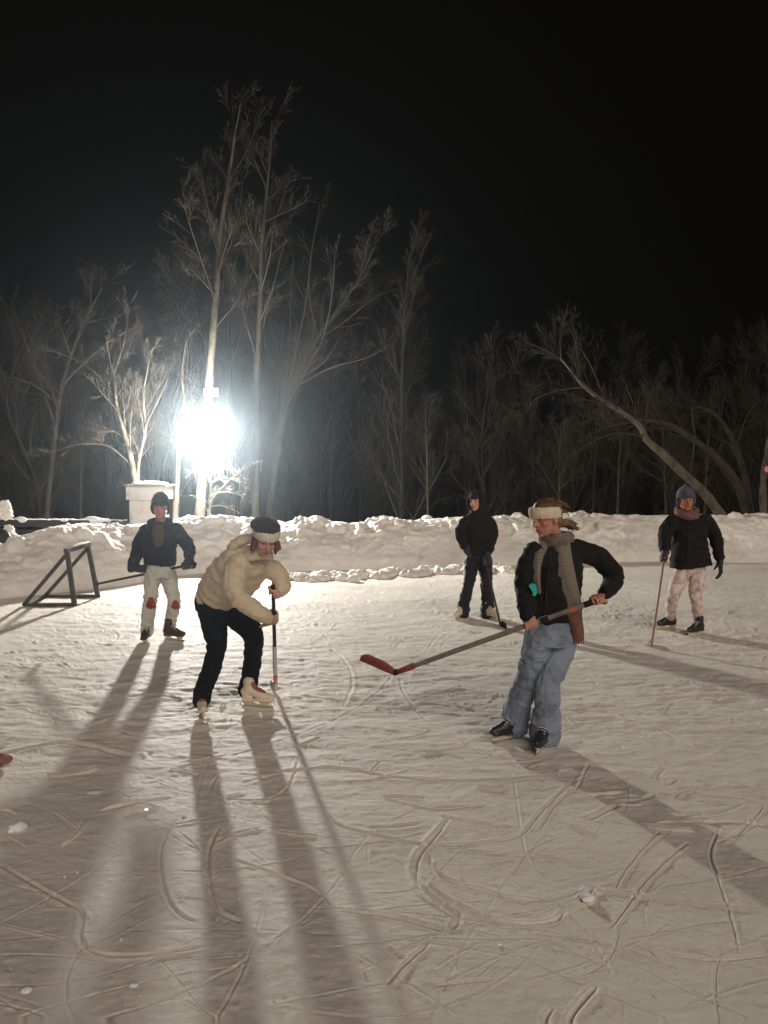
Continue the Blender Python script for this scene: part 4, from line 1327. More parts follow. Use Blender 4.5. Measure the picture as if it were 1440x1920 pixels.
# ------------------------------------------------------------------ ground: one sheet, rink snow with skate grooves, with an invented drop beyond the bank
def ground():
    ys = np.arange(1945, 1012, -1.5)
    d_mid = FPX * CAM_H / (ys - 888.0)
    near = np.geomspace(.25, d_mid[0], 26)[:-1]
    far = np.geomspace(d_mid[-1], 92, 50)[1:]
    rad = np.concatenate([near, d_mid, far])
    dense = np.radians(np.linspace(-33, 33, 960))
    coarse = np.radians(np.linspace(33, 327, 64))[1:-1]
    ang = np.concatenate([dense, coarse])
    R, A = np.meshgrid(rad, ang, indexing='ij')
    # distance rows are straight across in the viewed sector
    X, Y = R * np.tan(np.clip(A, -.6, .6)) * (np.abs(A) < .6) + R * np.sin(A) * (np.abs(A) >= .6), np.where(np.abs(A) < .6, R, R * np.cos(A))
    x, y = X.ravel(), Y.ravel()
    dist = np.hypot(x, y)
    z = np.zeros_like(x)
    q = np.stack([x, y, np.zeros_like(x)], 1)
    fine = np.clip((22 - dist) / 6, 0, 1)
    rough = np.clip((y - 3.0) / 2.2, 0.18, 1) * (1 - .45 * np.clip((y - 8) / 4, 0, 1))
    # soft uneven snow, drawn out along the skating direction
    w = q * V3(.9, 2.0, 1)
    z += fine * .006 * fbm(w * 1.1, 2, 5)
    z += fine * rough * .0075 * (1 - np.abs(fbm(q * V3(1.3, 4.2, 1) + .6 * noise(q * 1.7, 3)[:, None], 3, 21))) ** 2
    z += fine * rough * .0048 * fbm(q * V3(5, 11, 1), 3, 31)
    z += fine * .0013 * fbm(q * V3(26, 34, 1), 2, 41)

    chop = np.clip((y - 3.6) / 2.0, 0.12, 1) * fine
    patch = np.clip(.5 + 1.2 * fbm(q * V3(.8, 1.3, 1), 2, 61), 0, 1)
    z += chop * patch * .0070 * np.clip(1 - 1.6 * np.abs(fbm(q * V3(4.5, 12, 1) + .8 * noise(q * 3.1, 63)[:, None], 3, 62)), 0, 1)
    z += chop * .0028 * fbm(q * V3(14, 30, 1), 2, 64)

    def groove(pts, depth, width, side, pile=0.5, sub=8):
        nonlocal z
        c = crom(np.asarray(pts)[:, :2], sub)
        m = width * 5
        lo, hi = c.min(0) - m, c.max(0) + m
        idx = np.nonzero((x > lo[0]) & (x < hi[0]) & (y > lo[1]) & (y < hi[1]))[0]
        if not len(idx):
            return
        px, py = x[idx], y[idx]
        best = np.full(len(idx), 1e9)
        sgn = np.zeros(len(idx))
        along = np.zeros(len(idx))
        n = len(c) - 1
        for i in range(n):
            a, b = c[i], c[i + 1]
            ab = b - a
            l2 = ab @ ab + 1e-12
            t = np.clip(((px - a[0]) * ab[0] + (py - a[1]) * ab[1]) / l2, 0, 1)
            dx, dy = px - a[0] - t * ab[0], py - a[1] - t * ab[1]
            d = np.hypot(dx, dy)
            k = d < best
            best[k] = d[k]
            sgn[k] = np.sign(ab[0] * dy - ab[1] * dx)[k]
            along[k] = ((i + t) / n)[k]
        fade = np.clip(np.minimum(along, 1 - along) * 7, 0, 1)
        s = best * sgn * side
        jit = 1 + .5 * noise(np.stack([px * 14, py * 14, np.zeros_like(px)], 1), 77)
        prof = -depth * np.exp(-(best / (width * .5)) ** 2) + depth * pile * jit * np.exp(-((s - width * 1.15) / (width * .7)) ** 2) + depth * .3 * jit * np.exp(-((s + width * 1.0) / (width * .5)) ** 2)
        z[idx] += prof * fade

    T = [([(850, 1525), (815, 1570), (785, 1605), (780, 1640), (800, 1675), (840, 1702), (861, 1722), (845, 1748)], .011, .030, -1),
         ([(803, 1600), (811, 1626), (840, 1650), (900, 1668), (960, 1684), (1030, 1690)], .010, .026, 1),
         ([(778, 1612), (800, 1655), (850, 1692), (920, 1722), (980, 1733), (1040, 1726), (1060, 1704)], .009, .022, 1),
         ([(590, 1480), (622, 1540), (700, 1566), (800, 1586), (900, 1582), (975, 1568), (1010, 1530), (1042, 1498), (1085, 1455)], .006, .022, 1),
         ([(1104, 1430), (1082, 1478), (1042, 1510), (1012, 1562)], .006, .018, -1),
         ([(1440, 1702), (1300, 1690), (1170, 1672), (1112, 1665)], .008, .024, 1),
         ([(1290, 1580), (1222, 1640), (1182, 1690), (1143, 1745)], .007, .016, 1),
         ([(1238, 1558), (1182, 1620), (1152, 1668)], .006, .015, 1),
         ([(1352, 1548), (1331, 1600), (1346, 1650), (1370, 1720), (1386, 1790)], .006, .014, 1),
         ([(1434, 1508), (1390, 1560), (1345, 1580)], .007, .018, 1),
         ([(412, 1548), (390, 1600), (394, 1668), (410, 1710), (455, 1732)], .009, .022, 1),
         ([(336, 1525), (302, 1588), (305, 1660), (330, 1710), (368, 1732)], .007, .020, 1),
         ([(803, 1772), (760, 1810), (724, 1848)], .010, .020, 1), ([(722, 1776), (750, 1800)], .007, .02, 1),
         ([(1120, 1848), (1082, 1890), (1058, 1925)], .012, .026, 1), ([(1036, 1890), (1012, 1925)], .010, .022, 1),
         ([(500, 1452), (620, 1441), (760, 1461), (900, 1466), (1040, 1455)], .006, .030, 1),
         ([(640, 1708), (740, 1722), (832, 1748)], .008, .028, 1), ([(430, 1610), (520, 1640), (590, 1668), (622, 1705)], .005, .016, 1),
         ([(-10, 1615), (100, 1680), (152, 1712), (150, 1762), (190, 1792), (290, 1792), (400, 1776)], .008, .022, -1),
         ([(1058, 1712), (1110, 1762), (1150, 1830)], .006, .018, 1), ([(960, 1440), (985, 1600), (1020, 1640)], .003, .014, 1),
         ([(1300, 1490), (1400, 1500), (1460, 1530)], .005, .02, 1), ([(1090, 1830), (1140, 1800), (1165, 1740)], .004, .012, 1),
         ([(0, 1415), (120, 1395), (250, 1420)], .010, .05, 1), ([(700, 1495), (820, 1520), (900, 1512)], .004, .02, 1),
         ([(1110, 1665), (1090, 1690)], .018, .03, 1), ([(1250, 1790), (1350, 1800), (1450, 1790)], .004, .016, 1),
         ([(560, 1420), (545, 1470), (500, 1500), (430, 1500)], .006, .02, -1), ([(740, 1330), (900, 1345), (1020, 1340)], .006, .03, 1),
         ([(1140, 1440), (1260, 1470), (1440, 1560)], .004, .02, 1)]
    for pts, dp, wd, sd in T:
        g = np.array([G(a, b)[:2] for a, b in pts])
        groove(g, dp * .95, wd * .72, sd, .6)
    rg = np.random.default_rng(5)
    for i in range(300):
        yy = 2.2 + 11.5 * rg.random() ** 1.1
        xx = rg.uniform(-.62, .62) * yy
        th = rg.normal(0, .55) if rg.random() < .65 else rg.uniform(0, math.pi)
        rr = rg.uniform(.5, 5) * rg.choice([-1, 1])
        ln = rg.uniform(.25, 1.8) * (1 + yy / 8)
        k = np.linspace(-.5, .5, 6) * ln
        pts = np.stack([xx + np.cos(th) * k - np.sin(th) * k * k / rr / 2, yy + np.sin(th) * k + np.cos(th) * k * k / rr / 2], 1)
        dp = rg.uniform(.0006, .0022) + (.003 * rg.random() if yy > 4.6 else 0)
        groove(pts, dp, rg.uniform(.005, .012) + (.012 * rg.random() if yy > 5 else 0), rg.choice([-1, 1]), rg.uniform(.3, .8), 3)
    for i in range(230):                              # hair-thin blade lines
        yy = 2.3 + 4.0 * rg.random()
        xx = rg.uniform(-.58, .58) * yy
        th = rg.normal(.1, .6) if rg.random() < .6 else rg.uniform(0, math.pi)
        rr = rg.uniform(.4, 3) * rg.choice([-1, 1])
        k = np.linspace(-.5, .5, 5) * rg.uniform(.15, .9)
        pts = np.stack([xx + np.cos(th) * k - np.sin(th) * k * k / rr / 2, yy + np.sin(th) * k + np.cos(th) * k * k / rr / 2], 1)
        groove(pts, rg.uniform(.0012, .0032), rg.uniform(.006, .010), rg.choice([-1, 1]), rg.uniform(.3, .9), 3)
    for i in range(520):                              # short scrapes and pushed-up crumbs where the play has been
        yy = 3.6 + 8.5 * rg.random()
        xx = rg.uniform(-.56, .56) * yy
        th = rg.normal(0, .45) if rg.random() < .75 else rg.uniform(0, math.pi)
        ln = rg.uniform(.06, .40)
        k = np.linspace(-.5, .5, 4) * ln
        b = rg.normal(0, .35)
        pts = np.stack([xx + np.cos(th) * k - np.sin(th) * k * k * b / ln, yy + np.sin(th) * k + np.cos(th) * k * k * b / ln], 1)
        groove(pts, rg.uniform(.003, .009), rg.uniform(.008, .03), rg.choice([-1, 1]), rg.uniform(.4, 1.6), 2)
    # invented drop beyond the bank, keeps the lit forest floor out of sight
    fall = np.clip((y - 17.5) / 10.0, 0, 1)
    fall = fall * fall * (3 - 2 * fall)
    z += np.where(np.abs(A.ravel()) < 1.2, -2.6 * fall - .09 * np.clip(y - 27, 0, None), 0) + np.clip((dist - 16) / 20, 0, 1) * .12 * fbm(q * .35, 2, 8)
    nr, na = R.shape
    co = np.stack([x, y, z], 1)
    i = np.arange(nr - 1)[:, None] * na
    j = np.arange(na)[None, :]
    j2 = (j + 1) % na
    quads = np.stack([i + j, i + j2, i + na + j2, i + na + j], -1).reshape(-1, 4)[:, ::-1]
    cen = len(co)
    co = np.vstack([co, [0, 0, 0]])
    tris = np.stack([np.arange(na), np.full(na, cen), (np.arange(na) + 1) % na], -1)[:, ::-1]
    me = bpy.data.meshes.new('ground')
    me.vertices.add(len(co))
    me.vertices.foreach_set('co', co.astype(np.float32).ravel())
    nl = quads.size + tris.size
    me.loops.add(nl)
    me.loops.foreach_set('vertex_index', np.concatenate([quads.ravel(), tris.ravel()]).astype(np.int32))
    me.polygons.add(len(quads) + len(tris))
    me.polygons.foreach_set('loop_start', np.concatenate([np.arange(len(quads)) * 4, quads.size + np.arange(len(tris)) * 3]).astype(np.int32))
    me.update(calc_edges=True)
    me.validate()
    o = finish('ground', me, 'snow_ice')
    tag(o, 'snow-dusted ice rink scratched by skates', None, None, 'structure')
    if me.polygons[len(quads) // 2].normal.z < 0:
        me.flip_normals()


ground()


# ice chips added for glints, each tilted to mirror the lamp at the camera
def chips():
    rg = np.random.default_rng(12)
    S = Soup()
    for i in range(320):
        y = 2.4 + 6.5 * rg.random()
        x = rg.uniform(-.5, .5) * y
        p = V3(x, y, .012)
        n = unit(unit(LAMP - p) + unit(V3(0, 0, CAM_H) - p) + rg.normal(0, .28, 3))
        a = unit(np.cross(n, rg.normal(0, 1, 3)))
        S.box(p, (rg.uniform(.002, .006), rg.uniform(.002, .005), .001), [a, np.cross(n, a), n])
    m = mat('ice_chip', (.80, .77, .71), .16, 1.0)
    o = finish('ice_chips', S.mesh(), m, smooth=False)
    tag(o, 'tiny glittering ice chips turned to catch the lamp on the rink', None, None, 'stuff')


chips()


# ------------------------------------------------------------------ ploughed snow bank along the far side
def bank():
    us = np.linspace(-650, 2050, 1500)
    base_x = [-650, -250, 0, 120, 240, 350, 500, 650, 800, 930, 1200, 1440, 2050]
    base_y = [1290, 1165, 1124, 1112, 1098, 1078, 1074, 1070, 1066, 1063, 1054, 1056, 1062]
    top_x = [-650, -100, 0, 40, 80, 110, 160, 235, 300, 345, 430, 530, 560, 620, 700, 800, 900, 1000, 1080, 1160, 1240, 1440, 2050]
    top_y = [1035, 1022, 1020, 1006, 992, 985, 983, 990, 984, 970, 972, 984, 970, 981, 980, 974, 970, 972, 964, 966, 969, 967, 966]
    by, ty = np.interp(us, base_x, base_y), np.interp(us, top_x, top_y)
    d0 = FPX * CAM_H / (by - 888)
    dc = d0 + 1.25
    H = CAM_H - (ty - 888) * dc / FPX
    vs = np.concatenate([np.linspace(-.12, 1.6, 84), np.linspace(1.65, 3.6, 26)])
    U, Vv = np.meshgrid(np.arange(len(us)), vs, indexing='ij')
    prof = np.interp(Vv, [-.12, 0, .12, .5, .85, 1.1, 1.35, 1.7, 2.4, 3.0, 3.6], [-.10, .02, .22, .60, .86, .97, 1.0, .97, .75, .35, -.2])
    X = (us[U] - 720) / FPX * (d0[U] + Vv)
    Y = d0[U] + Vv
    Z = prof * H[U]
    q = np.stack([X.ravel(), Y.ravel(), Z.ravel()], 1)
    m = np.clip(prof.ravel(), 0, 1)
    crest = np.exp(-((Vv.ravel() - 1.15) / .55) ** 2)
    big = fbm(q * 1.5, 3, 201)
    mid = 1 - np.abs(fbm(q * V3(3.2, 3.2, 4.5), 3, 211))
    sm = fbm(q * 13, 3, 221)
    dz = m * (.06 * big + .045 * (mid - .6) + .016 * sm) + crest * (.055 * np.maximum(0, fbm(q * 4.5, 3, 231)) + .02 * noise(q * 17, 233))
    dy = m * (.16 * fbm(q * V3(1.8, 1.8, 2.6), 3, 241) - .055 * (mid - .6) + .022 * sm)
    dx = m * .06 * fbm(q * 3.1, 2, 251)
    slump = np.clip(.5 + .9 * fbm(q * V3(.7, .7, .9), 2, 261), 0, 1)
    dz, dy = dz * (.35 + .9 * slump), dy * (.45 + .8 * slump)
    # clods thrown up by the plough along the crest
    rg = np.random.default_rng(9)
    x, y = q[:, 0].copy(), q[:, 1].copy()
    nu, nv = U.shape
    for i in range(190):
        iu = rg.integers(5, nu - 5)
        vc = rg.normal(1.15, .30) if rg.random() < .6 else rg.uniform(0, 1.0)
        r = rg.uniform(.03, .09) if rg.random() < .85 else rg.uniform(.10, .2)
        cx, cy = (us[iu] - 720) / FPX * (d0[iu] + vc), d0[iu] + vc
        w = 30
        a, b = max(0, iu - w), min(nu, iu + w)
        sl = np.s_[a * nv:b * nv]
        d2 = ((x[sl] - cx) ** 2 + ((y[sl] - cy) * 1.1) ** 2) / (r * r)
        k = np.maximum(0, 1 - d2)
        k = k * (1 + .9 * noise(np.stack([x[sl], y[sl], np.full_like(d2, i)], 1) / r * 1.3, 90))
        dz[sl] = np.where(k > 0, np.maximum(dz[sl], dz[sl] * .6 + np.clip(k, 0, 1) ** .7 * r * .55), dz[sl])
    q += np.stack([dx, dy, dz], 1)
    me = bpy.data.meshes.new('snow_bank')
    i = np.arange(nu - 1)[:, None] * nv
    j = np.arange(nv - 1)[None, :]
    quads = np.stack([i + j, i + nv + j, i + nv + j + 1, i + j + 1], -1).reshape(-1, 4)
    me.from_pydata(q.tolist(), [], quads.tolist())
    o = finish('snow_bank', me, 'snow')
    if me.polygons[nv * 200 + 40].normal.z < 0:
        me.flip_normals()
    place(o, (0, 14, 0))
    tag(o, 'long lumpy bank of ploughed snow along the far side of the rink', 'snow bank')
    # low ridge of scraped snow at its foot
    S = Soup()
    px = np.arange(505, 985, 7.0)
    pts, rr = [], []
    rg = np.random.default_rng(3)
    for k, a in enumerate(px):
        g = G(a, np.interp(a, [505, 560, 650, 760, 860, 985], [1083, 1088, 1087, 1079, 1073, 1070]) + 3 * math.sin(k * .7) + rg.normal(0, 1.0))
        pts.append(g + V3(0, .12, .01))
        rr.append(.085 * (1 + .35 * math.sin(k * .55) * math.sin(k * 1.9) + rg.normal(0, .14)) * min(1, .35 + k / 6, .35 + (len(px) - 1 - k) / 6))
    S.tube(pts, rr, n=14, sub=3, flat=(1.0, 2.0), ref=(0, 0, 1))
    for k in range(0, len(pts), 3):
        S.ball(pts[k] + V3(rg.normal(0, .05), rg.normal(0, .12), .02), (rg.uniform(.06, .14), .1, rg.uniform(.05, .10)))
    o = finish('snow_ridge', solid(S, .018, 2, wrinkle=(.03, .10, 260)), 'snow')
    place(o, pts[len(pts) // 2] * V3(1, 1, 0))
    tag(o, 'low ridge of scraped snow at the foot of the snow bank', 'snow ridge')


bank()


# ------------------------------------------------------------------ trees
class Limbs:
    """Collects tapered limbs as tubes; fast path for thousands of twigs."""

    def __init__(s):
        s.v, s.f, s.n = [], [], 0

    def limb(s, pts, rad, k):
        pts = np.asarray(pts, float)
        t = np.gradient(pts, axis=0)
        t /= np.linalg.norm(t, axis=1)[:, None] + 1e-12
        ref = V3(.9, .3, .2) if abs(t[0][2]) > .7 else V3(.1, .2, .97)
        a = ref[None, :] - t * (t @ ref)[:, None]
        a /= np.linalg.norm(a, axis=1)[:, None] + 1e-12
        b = np.cross(t, a)
        an = np.linspace(0, 2 * math.pi, k, endpoint=False)
        R = pts[:, None, :] + np.asarray(rad)[:, None, None] * (a[:, None, :] * np.cos(an)[None, :, None] + b[:, None, :] * np.sin(an)[None, :, None])
        n = len(pts)
        i = (np.arange(n - 1) * k)[:, None]
        j = np.arange(k)[None, :]
        j2 = (j + 1) % k
        s.f.append(np.stack([i + j, i + j2, i + k + j2, i + k + j], -1).reshape(-1, 4) + s.n)
        s.v.append(R.reshape(-1, 3))
        s.n += n * k

    def mesh(s):
        me = bpy.data.meshes.new('limbs')
        v, f = np.concatenate(s.v), np.concatenate(s.f)
        me.vertices.add(len(v))
        me.vertices.foreach_set('co', v.astype(np.float32).ravel())
        me.loops.add(f.size)
        me.loops.foreach_set('vertex_index', f.astype(np.int32).ravel())
        me.polygons.add(len(f))
        me.polygons.foreach_set('loop_start', (np.arange(len(f)) * 4).astype(np.int32))
        me.update(calc_edges=True)
        return me


def walk(rg, start, d, length, n, wob, lift):
    p, d = np.array(start, float), unit(d)
    pts = [p.copy()]
    for i in range(n):
        d = unit(d + rg.normal(0, wob, 3) + V3(0, 0, lift))
        p = p + d * (length / n)
        pts.append(p.copy())
    return np.array(pts)


def sprout(L, rg, pts, rad, level, spread, length, count, wob=.085, lift=.03, tmin=.15, rmin=.004, ratio=.42):
    """Side branches along a limb, each sprouting its own twigs, down to LEVEL 0."""
    n = len(pts)
    for c in range(count):
        t = tmin + (1 - tmin) * (c + rg.random()) / count
        i = min(int(t * (n - 1)), n - 2)
        f = t * (n - 1) - i
        p = pts[i] * (1 - f) + pts[i + 1] * f
        ax = unit(pts[i + 1] - pts[i])
        side = unit(np.cross(ax, rg.normal(0, 1, 3)))
        an = spread * rg.uniform(.65, 1.3)
        d = ax * math.cos(an) + side * math.sin(an)
        ln = length * (1 - .55 * t) * rg.uniform(.6, 1.25)
        r0 = max(rad[i] * ratio, rmin)
        k = 6 if level >= 2 else (4 if level == 1 else 3)
        q = walk(rg, p, d, ln, k, wob, lift)
        rr = np.linspace(r0, max(r0 * .2, rmin * .5), k + 1)
        L.limb(q, rr, 5 if r0 > .03 else (4 if r0 > .012 else 3))
        if level > 0:
            sprout(L, rg, q, rr, level - 1, spread, ln * .60, max(4, int(count * .62)), wob, lift, .2, rmin, ratio)


def tree(label, stems, limbs=(), seed=1, bark='bark_grey', twig='twig', level=2, count=11, length=2.2, spread=.62, group=None, tmin=.3, name='bare_tree', rmin=.005, lift=.03, extra=None):
    """stems / limbs: lists of (points, r0, r1). Stems make the trunk, limbs and their twigs the crown."""
    rg = np.random.default_rng(seed)
    root = thing(name, stems[0][0][0], label, 'tree', group)
    T, C = Limbs(), Limbs()
    for (pts, r0, r1) in stems:
        c = crom(pts, 5)
        c[1:] += rg.normal(0, .012, (len(c) - 1, 3)).cumsum(0) * .3
        rr = (r1 * .35 + (r0 - r1 * .35) * (1 - np.linspace(0, 1, len(c))) ** .8) * (1 + .07 * rg.normal(0, 1, len(c)))
        rr[0] *= 1.25
        T.limb(c, rr, 10)
        sprout(C, rg, c, rr, level, spread, length, count, tmin=tmin, rmin=rmin, lift=lift)
    for (pts, r0, r1) in limbs:
        c = crom(pts, 5)
        rr = np.linspace(r0 * .8, r1 * .35, len(c))
        C.limb(c, rr, 7)
        sprout(C, rg, c, rr, max(level - 1, 0), spread, length * .6, max(4, int(count * .7)), tmin=.2, rmin=rmin, lift=lift)
    finish('trunk', T.mesh(), bark, root)
    finish('crown', C.mesh(), twig, root)
    return root


def line(d, *px, dd=0.0):
    n = len(px)
    return [P(a, b, d + dd * i / max(n - 1, 1)) for i, (a, b) in enumerate(px)]


# the lamp tree and its neighbours
tree('tall pale-barked bare tree that carries the bright floodlight', [(line(17.95, (372, 1010), (377, 920), (386, 815), (391, 720), (400, 600), (406, 520), (411, 440), (428, 340), (440, 260), (452, 190)), .125, .02)],
     [(line(17.9, (402, 560), (384, 505), (362, 440), (350, 400), (342, 345), dd=-.8), .035, .008), (line(17.9, (406, 515), (436, 450), (450, 390), (455, 320), dd=.8), .04, .008),
      (line(17.9, (398, 620), (440, 570), (470, 520), (490, 450), dd=1), .035, .008), (line(17.9, (410, 460), (385, 380), (375, 310), dd=.5), .03, .007), (line(17.9, (428, 340), (470, 270), (480, 210), dd=.5), .025, .006)],
     seed=21, bark='bark_pale', level=3, count=15, length=1.7, tmin=.45, rmin=.0042)
tree('low lamplit bare sapling drooping beside the trunk under the floodlight', [(line(17.5, (392, 1000), (394, 950), (396, 905), (402, 875)), .03, .010)],
     [(line(17.3, (394, 940), (425, 905), (455, 880), (483, 864), dd=-.3), .012, .004), (line(17.4, (394, 930), (420, 922), (448, 928), (462, 936), dd=-.4), .012, .004), (line(17.4, (396, 905), (420, 895), (450, 905), (458, 915), dd=.3), .012, .004),
      (line(17.4, (394, 950), (410, 948), (425, 950), (440, 958), dd=.3), .010, .004), (line(17.4, (396, 900), (375, 888), (355, 885), dd=.3), .010, .004), (line(17.3, (398, 890), (430, 878), (462, 900), dd=-.2), .010, .004)],
     seed=5, bark='bark_pale', twig='lamplit_twig', level=2, count=9, length=.55, tmin=.15, rmin=.0035, lift=-.06, name='sapling')
tree('tall slender bare tree just beside the lamp tree, forked high up', [(line(20.5, (478, 1010), (480, 860), (482, 700), (486, 620), (489, 500), (497, 400), (505, 310), (510, 230)), .12, .02)],
     [(line(20.5, (487, 640), (504, 570), (522, 500), (540, 430), dd=.8), .05, .01), (line(20.5, (484, 680), (460, 600), (450, 540), dd=-.8), .035, .008), (line(20.5, (492, 470), (520, 400), (545, 330), dd=.5), .03, .008)],
     seed=22, level=3, count=15, length=1.9, tmin=.4, rmin=.0042)
tree('bare tree whose boughs fan widely outward past the lamp tree', [(line(21.5, (503, 1010), (512, 900), (528, 800), (550, 722), (592, 640), (640, 572), (682, 508), (704, 455)), .13, .02)],
     [(line(21.5, (535, 780), (556, 660), (575, 560), (585, 470), (600, 380), dd=1.2), .07, .012), (line(21.5, (560, 705), (600, 650), (622, 560), (628, 470), dd=-1), .055, .01), (line(21.5, (592, 640), (650, 600), (700, 560), (735, 545), dd=.8), .05, .01),
      (line(21.5, (520, 840), (540, 700), (545, 590), (550, 470), dd=1.5), .05, .01), (line(21.5, (545, 730), (620, 690), (690, 670), (740, 640), dd=-.5), .045, .01)],
     seed=23, level=3, count=17, length=2.1, tmin=.25, rmin=.0042)
tree('many-stemmed pale bare tree rising just behind the white cabinet', [(line(18.2, (262, 1000), (250, 885), (236, 822), (219, 762), (212, 700), (200, 640)), .085, .02), (line(18.4, (264, 1000), (258, 880), (272, 805), (268, 740), (285, 650)), .06, .015)],
     [(line(18.2, (246, 872), (205, 838), (160, 832), (120, 840), (84, 857), dd=-.6), .03, .008), (line(18.2, (236, 822), (210, 808), (196, 812), dd=-.2), .02, .008), (line(18.2, (219, 762), (180, 700), (120, 665), (70, 655), dd=.3), .035, .008),
      (line(18.2, (214, 700), (235, 630), (240, 560), dd=.5), .03, .008), (line(18.3, (272, 800), (310, 720), (330, 650), dd=.6), .03, .008)],
     seed=24, bark='bark_pale', level=3, count=13, length=1.5, tmin=.25, rmin=.0042)
tree('thin straight pale trunk standing between the cabinet and the lamp tree', [(line(18.6, (328, 1005), (331, 920), (335, 850), (345, 770), (340, 700), (350, 640)), .075, .015)], seed=25, bark='bark_pale', level=2, count=9, length=1.1, tmin=.4, rmin=.0055)
tree('broad shadowy bare tree with a spreading crown beyond the dark rail', [(line(22.5, (84, 1010), (100, 850), (118, 720), (150, 620), (190, 540)), .085, .03)],
     [(line(22.5, (105, 800), (70, 700), (40, 620), (20, 560), dd=1), .06, .012), (line(22.5, (118, 720), (180, 660), (240, 620), (280, 600), dd=-1), .06, .012), (line(22.5, (110, 760), (60, 720), (-10, 700), dd=-.6), .05, .01)],
     seed=26, level=3, count=16, length=2.2, tmin=.3, rmin=.0042)
# leaning trees on the other side
tree('leaning pale trunk arching over the skater in the patterned trousers', [(line(17.4, (1356, 972), (1322, 926), (1282, 887), (1246, 852), (1216, 826), (1203, 801), (1180, 781), (1132, 749), (1100, 726), (1076, 697), (1052, 668)), .115, .035)],
     [(line(17.4, (1214, 822), (1160, 812), (1105, 832), (1070, 862), (1052, 890), dd=-.5), .03, .008), (line(17.4, (1195, 792), (1140, 800), (1095, 822), dd=.6), .022, .008), (line(17.4, (1100, 726), (1060, 730), (1010, 745), (980, 780), dd=.4), .03, .008),
      (line(17.4, (1076, 697), (1030, 660), (980, 640), dd=.4), .03, .008), (line(17.4, (1132, 749), (1110, 690), (1080, 640), (1060, 600), dd=.6), .03, .008), (line(17.4, (1052, 668), (1050, 640), (1052, 610)), .02, .006)],
     seed=31, bark='bark_pale', twig='twig_dark', level=3, count=13, length=1.5, tmin=.45, rmin=.0042)
tree('thick leaning grey trunk that splits low beside the arching pale one', [(line(18.6, (1404, 968), (1386, 915), (1346, 863), (1302, 826), (1263, 801), (1232, 790), (1198, 786), (1160, 780)), .13, .03), (line(18.9, (1408, 968), (1396, 890), (1380, 835), (1346, 782), (1318, 766), (1270, 760), (1230, 752)), .10, .025)],
     [(line(18.6, (1346, 863), (1352, 830), (1340, 890), dd=.2), .02, .008), (line(18.9, (1394, 880), (1372, 838), (1350, 800), (1355, 760), (1362, 720), dd=.4), .06, .015), (line(18.6, (1302, 826), (1296, 880), (1285, 910), dd=-.3), .022, .01), (line(18.9, (1380, 835), (1400, 780), (1425, 745), dd=.4), .05, .012)],
     seed=32, bark='bark_grey', twig='twig_dark', level=3, count=13, length=1.5, tmin=.4, rmin=.0042)
tree('pale snow-flecked upright trunk at the very edge of the leaning trees', [(line(18.2, (1432, 975), (1430, 905), (1438, 840), (1450, 780), (1446, 700), (1470, 620)), .095, .03)], seed=33, bark='bark_pale', twig='twig_dark', level=2, count=10, length=1.6, tmin=.3)
p = P(1438, 880, 18.05)
S = Soup()
S.loft([(p, V3(.055, 0, 0), V3(0, 0, .075)), (p + V3(0, .012, 0), V3(.055, 0, 0), V3(0, 0, .075))], n=24, sub=2, e=2.4)
o = finish('trail_marker', S.mesh(), 'pink_marker')
place(o, p)
tag(o, 'small pink trail marker nailed to a pale tree trunk', 'marker')

# slim trunks behind the bank
SG = 'slim bare trunks right behind the snow bank'
for i, (px, d, topy, lean) in enumerate(((1048, 20, 800, 4), (1157, 21, 810, 8), (1250, 22, 780, -10), (803, 21, 760, -6), (744, 26, 700, 8), (1000, 26, 720, -8), (620, 27, 700, 6), (1110, 25, 740, 12), (150, 23, 760, 8), (1320, 23, 740, 14))):
    mid = (985 + topy) / 2
    tree('slim bare trunk standing among others in the dark behind the snow bank', [(line(d, (px, 1000), (px + lean * .4, mid), (px + lean, topy)), .045, .012)], seed=50 + i, bark='bark_grey', twig='twig_dark', level=2, count=14, length=1.3, tmin=.3, group=SG, rmin=.004, name='slim_tree')

# wood further back: a few grown trees, each placed many times
protos = []
WG = 'bare trees deep in the dark wood'
WL = 'bare tree standing deep in the dark wood beyond the rink'
for i in range(5):
    rg = np.random.default_rng(300 + i)
    hgt = 7.0 + .5 * i
    st = [(V3(0, 0, -.3), V3(rg.normal(0, .15), rg.normal(0, .15), hgt * .35), V3(rg.normal(0, .4), rg.normal(0, .4), hgt * .7), V3(rg.normal(0, .6), rg.normal(0, .6), hgt))]
    stems = [(np.array(st[0]), .095, .02)]
    if i % 2:
        a = rg.uniform(0, 6.28)
        stems.append((np.array([V3(0, 0, .2), V3(math.cos(a) * .5, math.sin(a) * .5, hgt * .3), V3(math.cos(a) * 1.3, math.sin(a) * 1.3, hgt * .65), V3(math.cos(a) * 1.8, math.sin(a) * 1.8, hgt * .9)]), .09, .02))
    protos.append(tree(WL, stems, seed=400 + i, bark='bark_dark', twig='twig_dark', level=2, count=20, length=2.7, tmin=.12, group=WG, rmin=.005))


def copy_tree(src):
    r = src.copy()
    COL.objects.link(r)
    for ch in list(src.children):
        c = ch.copy()
        c.parent = r
        COL.objects.link(c)
    return r


